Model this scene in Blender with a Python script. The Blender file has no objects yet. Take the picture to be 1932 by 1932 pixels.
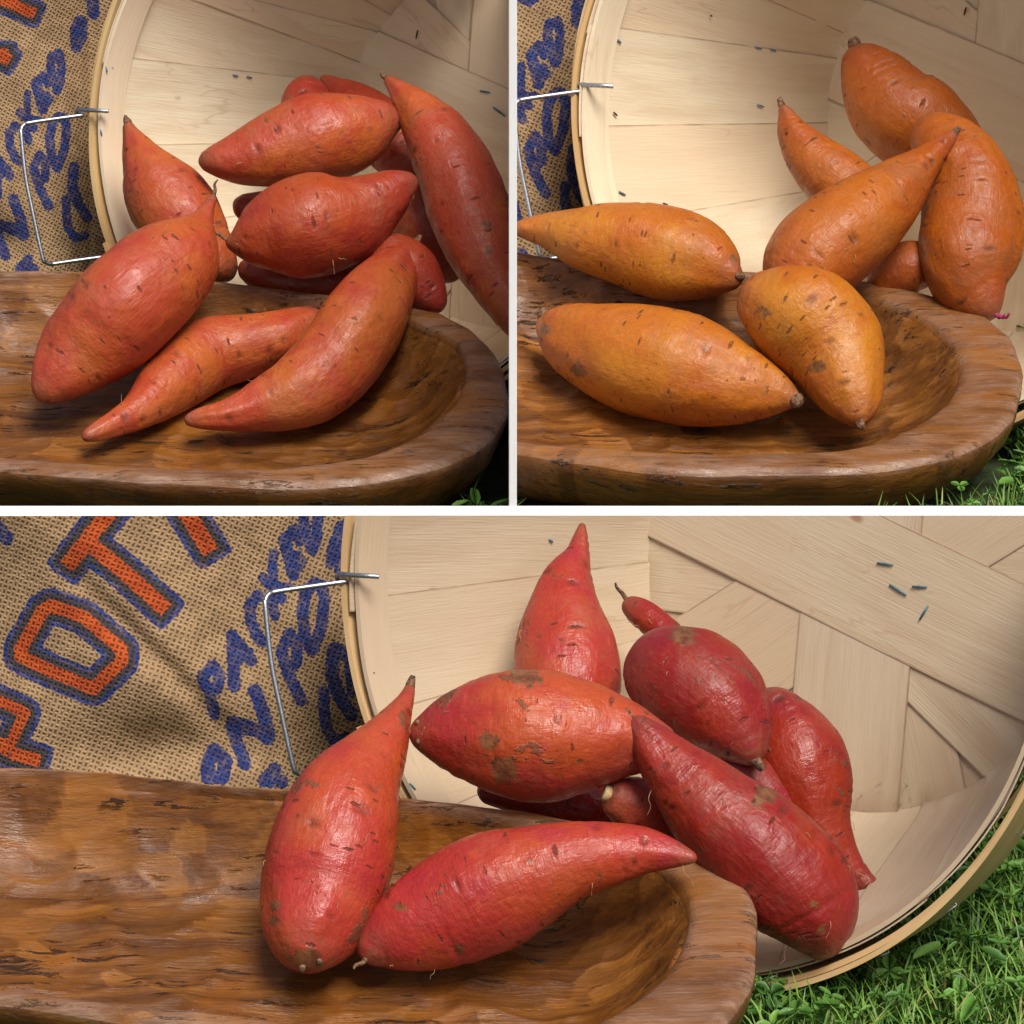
import bpy, bmesh, math, random
import numpy as np
from mathutils import Vector, Matrix, noise
random.seed(7); rng = np.random.default_rng(7)
S = bpy.context.scene
COL = S.collection
# ------------------------------------------------------------------ camera, light
K = 0.2615                      # picture width per metre of distance
PIT = math.radians(20.0)
H = 0.909
CP, SP = math.cos(PIT), math.sin(PIT)
cd = bpy.data.cameras.new('camera'); cam = bpy.data.objects.new('camera', cd); COL.objects.link(cam)
cam.location = (0, 0, H); cam.rotation_euler = (math.pi/2 - PIT, 0, 0)
cd.sensor_width = 36; cd.lens = 36/K; cd.clip_start = .05; cd.clip_end = 500
S.camera = cam
SUN_EL, SUN_AZ = math.radians(60), math.radians(154)      # high, behind the camera and to the right
w = bpy.data.worlds.new('World'); S.world = w; w.use_nodes = True
wn = w.node_tree.nodes; wl = w.node_tree.links
sky = wn.new('ShaderNodeTexSky'); sky.sky_type = 'NISHITA'; sky.sun_disc = False
sky.sun_elevation = SUN_EL; sky.sun_rotation = SUN_AZ; sky.air_density = 1.0; sky.dust_density = 5.0; sky.ozone_density = 0.4
bg = wn['Background']; bg.inputs['Strength'].default_value = 0.075
wl.new(sky.outputs[0], bg.inputs['Color'])
sd = bpy.data.lights.new('sun', 'SUN'); sd.energy = 2.7; sd.angle = math.radians(26); sd.color = (1, .965, .91)
so = bpy.data.objects.new('sun', sd); COL.objects.link(so)
dirv = Vector((math.sin(SUN_AZ)*math.cos(SUN_EL), math.cos(SUN_AZ)*math.cos(SUN_EL), math.sin(SUN_EL)))
so.rotation_euler = dirv.to_track_quat('Z', 'Y').to_euler(); so.location = (0, 0, 3)
S.view_settings.view_transform = 'Standard'; S.view_settings.look = 'None'
S.view_settings.exposure = 0.38; S.view_settings.gamma = 1
S.cycles.max_bounces = 6; S.cycles.use_denoising = True

# ------------------------------------------------------------------ helpers
PX = K/1932.0
def P(px, py, d):               # a point seen at (px, py) of a 1932 px wide picture, d metres off
    px = np.asarray(px, float); py = np.asarray(py, float); d = np.asarray(d, float)
    x = (px-966)*PX*d; u = (966-py)*PX*d
    return np.stack([x+0*u, d*CP+u*SP, H-d*SP+u*CP], -1)
def ray(px, py):
    return P(px, py, 1.0) - np.array([0, 0, H])
def on_plane(px, py, p0, n):
    r = ray(px, py); o = np.array([0, 0, H])
    t = np.dot(np.asarray(p0)-o, n)/np.dot(r, n)
    return o + r*t
def catmull(pts, n, closed=False):
    pts = np.asarray(pts, float); m = len(pts)
    if closed:
        t = np.arange(n)/n*m; i = np.floor(t).astype(int); f = (t-i)[:, None]
        p = [pts[(i+k) % m] for k in (-1, 0, 1, 2)]
    else:
        t = np.linspace(0, m-1, n); i = np.minimum(np.floor(t).astype(int), m-2); f = (t-i)[:, None]
        p = [pts[np.clip(i+k, 0, m-1)] for k in (-1, 0, 1, 2)]
    return .5*((2*p[1]) + (-p[0]+p[2])*f + (2*p[0]-5*p[1]+4*p[2]-p[3])*f**2 + (-p[0]+3*p[1]-3*p[2]+p[3])*f**3)
def fnoise(P3, seed=0, n=5):    # cheap smooth noise, sum of sines; P3 (...,3)
    r = np.random.default_rng(seed); out = 0
    for k in range(n):
        d = r.normal(size=3); d /= np.linalg.norm(d); f = r.uniform(.6, 1.7)
        out = out + np.sin(P3 @ d*f + r.uniform(0, 6.28))
    return out/n**.5
def mk(name, V, F, mat, parent=None, smooth=True, attrs=None, sharp=0):
    me = bpy.data.meshes.new(name)
    V = np.asarray(V, float)
    me.from_pydata(V.tolist(), [], F if isinstance(F, list) else F.tolist())
    me.materials.append(mat)
    if smooth: me.polygons.foreach_set('use_smooth', [True]*len(me.polygons))
    for k, a in (attrs or {}).items():
        a = np.asarray(a, np.float32)
        if a.ndim == 1:
            at = me.attributes.new(k, 'FLOAT', 'POINT'); at.data.foreach_set('value', a)
        else:
            at = me.attributes.new(k, 'FLOAT_VECTOR', 'POINT'); at.data.foreach_set('vector', a.ravel())
    me.update()
    if sharp: me.set_sharp_from_angle(angle=math.radians(sharp))
    o = bpy.data.objects.new(name, me); COL.objects.link(o)
    if parent: o.parent = parent; o.matrix_parent_inverse = parent.matrix_world.inverted()
    return o
def thing(name, loc, label, cat, group=None):
    o = bpy.data.objects.new(name, None); COL.objects.link(o); o.location = loc; o.empty_display_size = .05
    o.matrix_world = Matrix.Translation(Vector(loc))
    o['label'] = label; o['category'] = cat
    if group: o['group'] = group
    return o
def gridF(nu, nv, wrap_u=False):
    i, j = np.meshgrid(np.arange(nu if wrap_u else nu-1), np.arange(nv-1), indexing='ij')
    a = i*nv+j; b = ((i+1) % nu)*nv+j
    return np.stack([a, b, b+1, a+1], -1).reshape(-1, 4)
def crop(o, co, no):            # cut away what lies on the side the normal points to, close the cut
    bm = bmesh.new(); bm.from_mesh(o.data)
    mw = o.matrix_world.inverted(); co = mw @ Vector(co); no = Vector(no)
    r = bmesh.ops.bisect_plane(bm, geom=bm.verts[:]+bm.edges[:]+bm.faces[:], dist=1e-6, plane_co=co, plane_no=no, clear_outer=True)
    ed = [e for e in r['geom_cut'] if isinstance(e, bmesh.types.BMEdge) and e.is_boundary]
    try: bmesh.ops.triangle_fill(bm, edges=ed, use_beauty=False)
    except Exception: pass
    left = set(bm.verts); isl = []
    while left:
        st = [left.pop()]; g = set(st)
        while st:
            v = st.pop()
            for e in v.link_edges:
                q = e.other_vert(v)
                if q not in g: g.add(q); left.discard(q); st.append(q)
        isl.append(g)
    isl.sort(key=len, reverse=True)
    for g in isl[1:]:
        if len(g) > 8:
            b2 = bm.copy(); b2.verts.ensure_lookup_table(); keep = {v.index for v in g} if True else 0
            bm.verts.index_update(); keep = {v.index for v in g}
            bmesh.ops.delete(b2, geom=[v for i, v in enumerate(b2.verts) if i not in keep], context='VERTS')
            m2 = o.data.copy(); b2.to_mesh(m2); b2.free(); o2 = o.copy(); o2.data = m2; COL.objects.link(o2)
    if len(isl) > 1: bmesh.ops.delete(bm, geom=[v for g in isl[1:] for v in g], context='VERTS')
    bm.to_mesh(o.data); bm.free()
    return len(o.data.polygons)
def tube(pts, rad, n=8, closed_ends=True, frame=False):
    pts = np.asarray(pts, float); m = len(pts); rad = np.broadcast_to(rad, (m,)).astype(float)
    T = np.gradient(pts, axis=0); T /= np.linalg.norm(T, axis=1)[:, None]+1e-12
    N = np.zeros_like(T); a = np.cross(T[0], [0, 0, 1]);
    if np.linalg.norm(a) < .1: a = np.cross(T[0], [1, 0, 0])
    N[0] = a/np.linalg.norm(a)
    for i in range(1, m):
        v = N[i-1]-T[i]*np.dot(N[i-1], T[i]); N[i] = v/np.linalg.norm(v)
    B = np.cross(T, N)
    th = np.arange(n)/n*2*np.pi
    V = pts[:, None]+rad[:, None, None]*(np.cos(th)[None, :, None]*N[:, None]+np.sin(th)[None, :, None]*B[:, None])
    if frame: return V, T, N, B
    V = V.reshape(-1, 3); F = []
    for i in range(m-1):
        for j in range(n):
            F.append([i*n+j, i*n+(j+1) % n, (i+1)*n+(j+1) % n, (i+1)*n+j])
    if closed_ends: F.append(list(range(n))[::-1]); F.append([(m-1)*n+j for j in range(n)])
    return V, F

# ------------------------------------------------------------------ node material helper
class M:
    def __init__(s, name):
        s.m = bpy.data.materials.new(name); s.m.use_nodes = True; s.t = s.m.node_tree; s.b = s.t.nodes['Principled BSDF']
    def n(s, typ, ins=None, **kw):
        nd = s.t.nodes.new(typ)
        for k, v in kw.items(): setattr(nd, k, v)
        for k, v in (ins or {}).items(): s.set(nd.inputs[k], v)
        return nd
    def set(s, inp, v):
        if isinstance(v, bpy.types.NodeSocket): s.t.links.new(v, inp)
        elif isinstance(v, bpy.types.Node): s.t.links.new(v.outputs[0], inp)
        else:
            if isinstance(v, tuple) and len(v) == 3 and inp.type == 'RGBA': v = v+(1,)
            inp.default_value = v
    def attr(s, name): return s.n('ShaderNodeAttribute', attribute_name=name)
    def math(s, op, a, b=0., c=None, clamp=False):
        nd = s.n('ShaderNodeMath', operation=op, use_clamp=clamp); s.set(nd.inputs[0], a); s.set(nd.inputs[1], b)
        if c is not None: s.set(nd.inputs[2], c)
        return nd.outputs[0]
    def vmath(s, op, a, b=(0, 0, 0)):
        nd = s.n('ShaderNodeVectorMath', operation=op); s.set(nd.inputs[0], a)
        if op == 'SCALE': s.set(nd.inputs['Scale'], b)
        else: s.set(nd.inputs[1], b)
        return nd.outputs[0]
    def noise(s, vec, scale=1., detail=3., rough=.55, dist=0.):
        nd = s.n('ShaderNodeTexNoise', {'Vector': vec, 'Scale': scale, 'Detail': detail, 'Roughness': rough, 'Distortion': dist})
        return nd.outputs['Fac']
    def ramp(s, f, a, b, lo=0., hi=1.):   # smooth map
        nd = s.n('ShaderNodeMapRange', interpolation_type='SMOOTHSTEP'); 
        for i, v in zip(('Value', 'From Min', 'From Max', 'To Min', 'To Max'), (f, a, b, lo, hi)): s.set(nd.inputs[i], v)
        return nd.outputs[0]
    def mix(s, f, a, b, mode='MIX'):
        nd = s.n('ShaderNodeMix', data_type='RGBA', blend_type=mode); s.set(nd.inputs['Factor'], f); s.set(nd.inputs['A'], a); s.set(nd.inputs['B'], b)
        return nd.outputs['Result']
    def bump(s, h, dist, strength=1., nrm=None):
        nd = s.n('ShaderNodeBump', {'Height': h, 'Distance': dist, 'Strength': strength})
        if nrm is not None: s.set(nd.inputs['Normal'], nrm)
        return nd.outputs[0]
    def out(s, **kw):
        for k, v in kw.items(): s.set(s.b.inputs[k.replace('_', ' ')], v)
        return s.m

def skin_mat(name, ca, cb, cc, dirt=.5, rough=.36, pinkc=(.36, .035, .028), dustc=(.30, .11, .045)):
    m = M(name); a = m.attr('sk').outputs['Vector']
    oi = m.n('ShaderNodeObjectInfo').outputs['Random']
    off = m.vmath('SCALE', (7.1, 3.3, 5.7), oi); v = m.vmath('ADD', a, off)
    big = m.ramp(m.noise(v, 16, 3, .5, .4), .38, .64)
    col = m.mix(big, ca, cb)
    m2 = m.ramp(m.noise(m.vmath('ADD', v, (3, 1, 2)), 42, 4, .6, .5), .5, .72)
    col = m.mix(m.math('MULTIPLY', m2, .6), col, cc)
    # streaks running round the root and faint fibres along it
    vs = m.vmath('MULTIPLY', v, (900, 130, 130)); st = m.noise(vs, 1, 3, .6)
    vl = m.vmath('MULTIPLY', v, (70, 700, 700)); sl = m.noise(vl, 1, 3, .6)
    col = m.mix(m.ramp(st, .35, .75, 0, .22), col, m.mix(.5, col, (.16, .025, .01)))
    col = m.mix(m.ramp(sl, .5, .85, 0, .22), col, (.58, .17, .05))
    fine = m.noise(v, 700, 3, .7)
    col = m.mix(m.ramp(fine, .35, .7, 0, .18), col, (.10, .02, .01))
    # lenticels: short dark dashes across
    vd = m.vmath('MULTIPLY', m.vmath('ADD', v, m.vmath('SCALE', m.n('ShaderNodeTexNoise', {'Vector': v, 'Scale': 300.}).outputs['Color'], .0012)), (330, 95, 95))
    vo = m.n('ShaderNodeTexVoronoi', {'Vector': vd, 'Scale': 1.}, feature='F1')
    rnd = m.n('ShaderNodeSeparateColor', {'Color': vo.outputs['Color']})
    cl = m.ramp(m.noise(v, 30, 2), .42, .6, .955, .86)
    dash = m.math('MULTIPLY', m.ramp(vo.outputs['Distance'], .16, .34, 1, 0), m.math('GREATER_THAN', rnd.outputs[0], cl))
    dash = m.math('MULTIPLY', dash, m.ramp(fine, .38, .5))
    col = m.mix(m.math('MULTIPLY', dash, .8), col, (.10, .022, .010))
    ve = m.n('ShaderNodeTexVoronoi', {'Vector': m.vmath('MULTIPLY', m.vmath('ADD', vd, (0, 0, 0)), (.52, .5, .5)), 'Scale': 1.}, feature='F1'); re_ = m.n('ShaderNodeSeparateColor', {'Color': ve.outputs['Color']})
    sc2 = m.math('MULTIPLY', m.math('MULTIPLY', m.ramp(ve.outputs['Distance'], .10, .26, 1, 0), m.math('GREATER_THAN', re_.outputs[0], .90)), m.ramp(fine, .36, .52))
    col = m.mix(m.math('MULTIPLY', sc2, .8), col, (.085, .022, .010)); dash = m.math('MAXIMUM', dash, sc2)
    # round pale / brown specks
    vp = m.n('ShaderNodeTexVoronoi', {'Vector': v, 'Scale': 150.}, feature='F1')
    yel = m.ramp(m.noise(m.vmath('ADD', v, (2, 8, 5)), 60, 4, .6, .3), .64, .70); col = m.mix(m.math('MULTIPLY', yel, .55), col, cb); col = m.mix(m.math('MULTIPLY', m.ramp(m.noise(v, 130, 5, .7), .60, .72), .45), col, (.13, .03, .012))
    rp = m.n('ShaderNodeSeparateColor', {'Color': vp.outputs['Color']})
    spk = m.math('MULTIPLY', m.ramp(vp.outputs['Distance'], .10, .22, 1, 0), m.math('GREATER_THAN', rp.outputs[1], .86))
    col = m.mix(m.math('MULTIPLY', spk, .65), col, (.20, .085, .03))
    pk = m.math('MULTIPLY', m.attr('pink').outputs['Fac'], m.ramp(m.noise(v, 50, 3), .3, .6, .2, 1)); col = m.mix(m.math('MULTIPLY', pk, .6), col, pinkc)
    dust = m.ramp(m.noise(m.vmath('ADD', v, (6, 6, 2)), 26, 5, .65, .5), .48, .68); col = m.mix(m.math('MULTIPLY', dust, m.ramp(m.noise(v, 330, 4, .7), .4, .6, .08, .5)), col, dustc)
    # soil scabs
    sn = m.math('ADD', m.noise(m.vmath('ADD', v, (9, 4, 1)), 34, 5, .62, .6), m.math('MULTIPLY', m.math('SUBTRACT', m.noise(v, 480, 2), .5), .14))
    scab = m.ramp(sn, .71-.06*dirt, .745-.06*dirt)
    col = m.mix(m.math('MULTIPLY', scab, .72), col, (.115, .055, .022))
    # tips are browner and corky, pits are dark
    tip = m.attr('tip').outputs['Fac']; pit = m.attr('pit').outputs['Fac']; gr = m.attr('mud').outputs['Fac']
    tn = m.math('MULTIPLY', tip, m.ramp(m.noise(v, 220, 3), .35, .6, .35, 1))
    col = m.mix(m.math('MULTIPLY', tn, .75, clamp=True), col, (.20, .07, .035))
    col = m.mix(m.math('MULTIPLY', pit, m.ramp(fine, .3, .55, .45, .95)), col, (.07, .02, .01))
    mudn = m.ramp(m.math('ADD', gr, m.math('MULTIPLY', m.math('SUBTRACT', m.noise(v, 110, 5, .75), .5), 1.9)), .42, .62)
    col = m.mix(m.math('MULTIPLY', mudn, m.ramp(fine, .3, .6, .55, .9)), col, m.mix(m.ramp(m.noise(v, 160, 3), .35, .65), (.085, .038, .016), (.19, .095, .035)))
    # relief
    h = m.math('ADD', m.math('MULTIPLY', st, .34), m.math('MULTIPLY', sl, .42))
    h = m.math('ADD', h, m.math('MULTIPLY', m.noise(v, 260, 3, .6), .9))
    h = m.math('SUBTRACT', h, m.math('MULTIPLY', dash, .9)); h = m.math('ADD', h, m.math('MULTIPLY', scab, .5))
    nrm = m.bump(h, .0008, .85); nrm = m.bump(m.noise(v, 70, 2), .003, .5, nrm)
    rg = m.math('ADD', m.ramp(m.noise(v, 90, 5, .7), .32, .68, rough-.08, rough+.22), m.math('ADD', m.math('MULTIPLY', m.math('ADD', scab, dash), .3), m.math('MULTIPLY', dust, .13)))
    return m.out(Base_Color=col, Roughness=rg, Normal=nrm, Subsurface_Weight=.04, Subsurface_Scale=.006, Subsurface_Radius=(1, .35, .15), Specular_IOR_Level=.42)
SKIN = {
 'coral': skin_mat('skin_coral', (.41, .055, .020), (.46, .105, .018), (.37, .030, .018), .3, .36),
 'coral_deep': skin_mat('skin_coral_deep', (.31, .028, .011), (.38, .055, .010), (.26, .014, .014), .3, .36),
 'orange': skin_mat('skin_orange', (.44, .122, .006), (.50, .182, .010), (.36, .062, .006), .25, .36, (.33, .05, .012), (.25, .10, .03)),
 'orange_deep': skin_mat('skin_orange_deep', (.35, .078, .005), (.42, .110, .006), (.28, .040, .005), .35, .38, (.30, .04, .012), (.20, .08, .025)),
 'red': skin_mat('skin_red', (.40, .030, .022), (.45, .070, .018), (.36, .016, .036), 1.15, .28, (.33, .015, .03), (.30, .09, .045)),
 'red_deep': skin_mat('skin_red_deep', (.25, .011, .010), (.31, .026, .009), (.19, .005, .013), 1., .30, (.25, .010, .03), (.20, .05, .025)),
}
def cork_mat():
    m = M('cork_end'); g = m.n('ShaderNodeTexCoord').outputs['Object']
    c = m.mix(m.ramp(m.noise(g, 500, 4), .35, .65), (.05, .025, .014), (.26, .13, .06))
    return m.out(Base_Color=c, Roughness=.8, Normal=m.bump(m.noise(g, 900, 4), .001))
CORK = cork_mat()
def flat_mat(name, c, r=.6, metal=0., ns=400, var=.25):
    m = M(name); g = m.n('ShaderNodeTexCoord').outputs['Object']
    k = m.ramp(m.noise(g, ns, 3), .3, .7, 1-var, 1+var*.3)
    return m.out(Base_Color=m.vmath('SCALE', c, k), Roughness=r, Metallic=metal, Normal=m.bump(m.noise(g, ns*2, 2), .0002, .5))
FLESH = flat_mat('cut_flesh', (.72, .50, .24), .6)
ROOT = flat_mat('rootlet', (.42, .24, .12), .7)
SPROUT = flat_mat('sprout', (.30, .02, .09), .5)
WIRE = flat_mat('galvanised_wire', (.50, .53, .58), .38, 1., 900, .3)
STAPLE = flat_mat('staple_steel', (.55, .58, .66), .35, 1.)
TEAL = flat_mat('teal_tick', (.05, .16, .20), .6)
BLUETICK = flat_mat('blue_tick', (.13, .22, .38), .6)
DARKTICK = flat_mat('bark_fleck', (.10, .045, .02), .8)
BOARD = flat_mat('white_board', (.90, .90, .90), .6, 0, 60, .01)

# ------------------------------------------------------------------ sweet potatoes
def potato(spec, setd, plane=None):
    """spec: label, skin, pts [(px,py,r)], depth (a,b) in metres or ('bowl', lift a, lift b)"""
    pts = np.array(spec['pts'], float); m = len(pts); t = np.linspace(0, 1, m)
    dep = spec['d']
    t = np.concatenate([[0], np.cumsum(np.hypot(np.diff(pts[:, 0]), np.diff(pts[:, 1])))]); t /= t[-1]
    C = []; R = []; rmx = pts[:, 2].max()
    for i, (px, py, r) in enumerate(pts):
        if dep[0] == 'bowl':
            p0, n, depth = plane
            lift = np.interp(t[i], np.linspace(0, 1, len(dep)-1), dep[1:])-.004
            rm = r*PX*2.45; kf = (.92*rmx+.08*r)/r
            for _ in range(3):
                q = on_plane(px, py, p0+n*(-depth+rm*kf+lift), n); dd = (q[1]*CP-(q[2]-H)*SP); rm = r*PX*dd
        else:
            dd = np.interp(t[i], np.linspace(0, 1, len(dep)), dep); q = P(px, py, dd); rm = r*PX*dd
        C.append(q); R.append(rm)
    C = np.array(C); R = np.array(R)
    # smooth 3D path, sampled by arc length
    path = catmull(np.column_stack([C, R]), 600); seg = np.linalg.norm(np.diff(path[:, :3], axis=0), axis=1)
    s = np.concatenate([[0], np.cumsum(seg)]); L = s[-1]
    for _ in range(3):     # soften the radius steps
        r_ = path[:, 3]; k = np.ones(31)/31; path[:, 3] = np.convolve(np.pad(r_, 15, 'edge'), k, 'valid')
    for k_ in range(3):    # and take the kinks out of the line
        x_ = path[:, k_]; x_ = np.concatenate([2*x_[0]-x_[1:41][::-1], x_, 2*x_[-1]-x_[-41:-1][::-1]])
        path[:, k_] = np.convolve(np.convolve(x_, np.ones(41)/41, 'valid'), np.ones(41)/41, 'valid')
    NR, NT = 150, 96
    u = .5-.5*np.cos(np.linspace(0, np.pi, NR)); u = .6*u+.4*np.linspace(0, 1, NR); si = u*L
    pth = np.stack([np.interp(si, s, path[:, k]) for k in range(4)], -1)
    rad = np.maximum(pth[:, 3], .0005)
    e0, e1 = R[0]*.9, R[-1]*.9          # round off both ends
    f0 = np.clip(si/e0, 0, 1); f1 = np.clip((L-si)/e1, 0, 1)
    rad = rad*np.sqrt(np.maximum(1-(1-f0)**2, 1e-4))*np.sqrt(np.maximum(1-(1-f1)**2, 1e-4))
    V, T, N, B = tube(pth[:, :3], rad, NT, frame=True)
    ctr = pth[:, None, :3]; nv = V-ctr; rr = np.linalg.norm(nv, axis=2, keepdims=True); nh = nv/(rr+1e-9)
    seed = spec['seed']; r2 = np.random.default_rng(seed)
    Rm = R.max()
    amp = spec.get('lump', 1.)
    dsp = (fnoise(V/.019, seed)*.042+fnoise(V/.0095, seed+1)*.016)*amp*rr[..., 0]
    ss = np.broadcast_to(si[:, None], rr.shape[:2])
    th_ = (np.arange(NT)/NT*2*np.pi)[None]; ends_ = np.exp(-(ss/(.22*L))**2)+np.exp(-((L-ss)/(.22*L))**2)
    for kk in (2, 3, 5, 7):
        dsp = dsp+rr[..., 0]*(.030 if kk < 5 else .022)*(.25+ends_)*np.cos(kk*th_+r2.uniform(0, 6.28)+r2.normal(0, 1)*ss/.04)*r2.uniform(.3, 1)
    dsp = dsp+(fnoise(V/.0045, seed+2, 6)*.00022+fnoise(V/.0022, seed+3, 6)*.00008)
    th = np.arange(NT)/NT*2*np.pi; thb = np.broadcast_to(th[None], rr.shape[:2])
    # creases round the root
    for k in range(10):
        s0 = r2.uniform(.06, .94)*L; ph = r2.uniform(0, 6.28); wd = r2.uniform(.0008, .002)
        a = r2.uniform(.0001, .00045)*(1.4 if (s0 < .25*L or s0 > .75*L) else .7)*spec.get('crease', 1)
        dsp = dsp-a*np.exp(-((ss-s0-.003*np.sin(thb+ph))/wd)**2)*np.clip(np.cos(thb-ph)+.35, 0, 1)
    pit = np.zeros(rr.shape[:2])
    camdir = np.array([0, 0, H])-V; camdir /= np.linalg.norm(camdir, axis=2, keepdims=True)
    facing = (nh*camdir).sum(2)
    for k in range(spec.get('pits', 12)):
        i = int(np.interp(r2.uniform(.08, .92)*L, si, np.arange(NR))); j = r2.integers(NT)
        c = V[i, j]; wid = r2.uniform(.0009, .0022)
        da = ss-si[i]; dt = ((thb-th[j]+np.pi) % (2*np.pi)-np.pi)*rr[..., 0]
        g = np.exp(-(da/wid)**2-(dt/(wid*1.9))**2)
        g2 = np.exp(-(da/(wid*2.3))**2-(dt/(wid*3.2))**2)
        dsp = dsp-.0016*g+.0006*g2; pit = np.maximum(pit, g*r2.uniform(.4, 1))
    dsp = dsp*np.clip(np.minimum(ss, L-ss)/(.35*Rm), .15, 1)
    V = V+nh*dsp[..., None]
    # sk: straightened coordinates
    sk = np.stack([ss, rr[..., 0]*np.cos(thb), rr[..., 0]*np.sin(thb)], -1)
    tw = spec.get('tips', (1, 1))
    tip = np.maximum(tw[0]*np.exp(-(ss/.010)**2), tw[1]*np.exp(-((L-ss)/.010)**2))
    tipw = np.maximum(np.exp(-(ss/.026)**2)*r2.uniform(.4, 1), np.exp(-((L-ss)/.026)**2)*r2.uniform(.4, 1))
    mud = np.zeros(rr.shape[:2])
    for (mx, my, mr, ma) in spec.get('mud', []):
        X = (V-np.array([0, 0, H])); dd = X[..., 1]*CP-X[..., 2]*SP; px = 966+X[..., 0]/(PX*dd); py = 966-(X[..., 1]*SP+X[..., 2]*CP)/(PX*dd)
        mud = np.maximum(mud, ma*np.exp(-((px-mx)**2+(py-my)**2)/mr**2)*(facing > -.1))
    Vf = V.reshape(-1, 3); n0 = len(Vf)
    Vf = np.vstack([Vf, pth[0, :3], pth[-1, :3]])
    def ex(a): 
        a = a.reshape(n0, -1); return np.vstack([a, a[0], a[-1]]).squeeze()
    F = gridF(NR, NT).tolist()
    for i in range(NR-1): F.append([i*NT+NT-1, (i+1)*NT+NT-1, (i+1)*NT, i*NT])
    for j in range(NT): F.append([n0, j, (j+1) % NT][::-1]); F.append([n0+1, (NR-1)*NT+j, (NR-1)*NT+(j+1) % NT])
    F = [f[::-1] for f in F]
    o = mk('sweet_potato', Vf, F, SKIN[spec['skin']], attrs={'sk': ex(sk), 'tip': ex(tip), 'pit': ex(pit), 'mud': ex(mud), 'pink': ex(tipw)})
    bm = bmesh.new(); bm.from_mesh(o.data); bmesh.ops.recalc_face_normals(bm, faces=bm.faces[:]); bm.to_mesh(o.data); bm.free()
    o['label'] = spec['label']; o['category'] = 'sweet potato'; o['group'] = spec['group']
    outs = [o]
    # corky stub ends, rootlets
    for e, kind in zip((0, -1), spec.get('ends', (None, None))):
        if not kind: continue
        p = pth[e, :3]; dr = -T[0] if e == 0 else T[-1]
        fw = np.array([0, CP, -SP]); dr = dr-fw*np.dot(dr, fw)*.75; dr /= np.linalg.norm(dr)
        if kind == 'stub':      # ragged little black stem stump
            r0 = max(R[e]*.6, .0024); q = [p-dr*.003, p+dr*.001, p+dr*.0035, p+dr*.005]
            Vt, Ft = tube(q, [r0*1.15, r0*1.05, r0*.8, r0*.55], 12); Vt = Vt+fnoise(Vt/.0012, seed)[:, None]*.0004
            c = mk('stem_stub', Vt, Ft, CORK, o); outs.append(c)
        if kind == 'thin':
            q = [p-dr*.002, p+dr*.003+np.array([.0005, 0, .001]), p+dr*.006+np.array([-.0008, 0, .0025]), p+dr*.009+np.array([.0005, 0, .003])]
            Vt, Ft = tube(catmull(q, 10), np.linspace(.0016, .0005, 10), 8); outs.append(mk('stem_stub', Vt, Ft, CORK, o))
        if kind == 'cut':
            q = [p-dr*.003, p+dr*.0006, p+dr*.0009]; r0 = R[e]*.75
            Vt, Ft = tube(q, [r0, r0, r0*.85], 20); Vt = Vt+fnoise(Vt/.003, seed)[:, None]*.0003; outs.append(mk('cut_end', Vt, Ft, FLESH, o))
        if kind == 'sprout':
            for k in range(3):
                q = [p+dr*-.004, p+dr*.002+np.array([.002*k, -.003, .001]), p+dr*.004+np.array([.003*k-.001, -.004, .004+.001*k])]
                Vt, Ft = tube(catmull(q, 8), np.linspace(.0014, .0008, 8), 8); outs.append(mk('sprout', Vt, Ft, SPROUT, o))
    if spec.get('stubs'):
        X = V-np.array([0, 0, H]); dd = X[..., 1]*CP-X[..., 2]*SP; vx = 966+X[..., 0]/(PX*dd); vy = 966-(X[..., 1]*SP+X[..., 2]*CP)/(PX*dd)
        for (sx, sy, sr) in spec['stubs']:
            q = np.hypot(vx-sx, vy-sy)+(facing < .12)*1e4; i, j = np.unravel_index(q.argmin(), q.shape); p = V[i, j]; nn = nh[i, j]; r0 = sr*PX*dd[i, j]
            side = np.cross(nn, [0, 0, 1.]); side /= np.linalg.norm(side)+1e-9
            pp = [p-nn*r0*.6, p+nn*r0*.15, p+nn*r0*.5+side*r0*.1, p+nn*r0*.75]
            Vt, Ft = tube(pp, [r0*1.25, r0*1.1, r0*.8, r0*.45], 14); Vt = Vt+fnoise(Vt/(r0*.5), seed+int(sx))[:, None]*r0*.12
            outs.append(mk('stem_scar', Vt, Ft, CORK, o))
    for k in range(spec.get('roots', 3)):
        cand = np.argwhere(facing > .15); i, j = cand[r2.integers(len(cand))]
        p = V[i, j]; nn = nh[i, j]; t1 = T[i]*r2.normal()+B[i]*r2.normal(); t1 /= np.linalg.norm(t1); ln = r2.uniform(.003, .011)
        q = [p-nn*.0005, p+nn*ln*.25+t1*ln*.3, p+nn*ln*.18+t1*ln*.75, p+nn*ln*.35+t1*ln+B[i]*ln*.2]
        Vt, Ft = tube(catmull(q, 9), np.linspace(.00022, .00012, 9), 5); outs.append(mk('rootlet', Vt, Ft, ROOT, o))
    return outs

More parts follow.
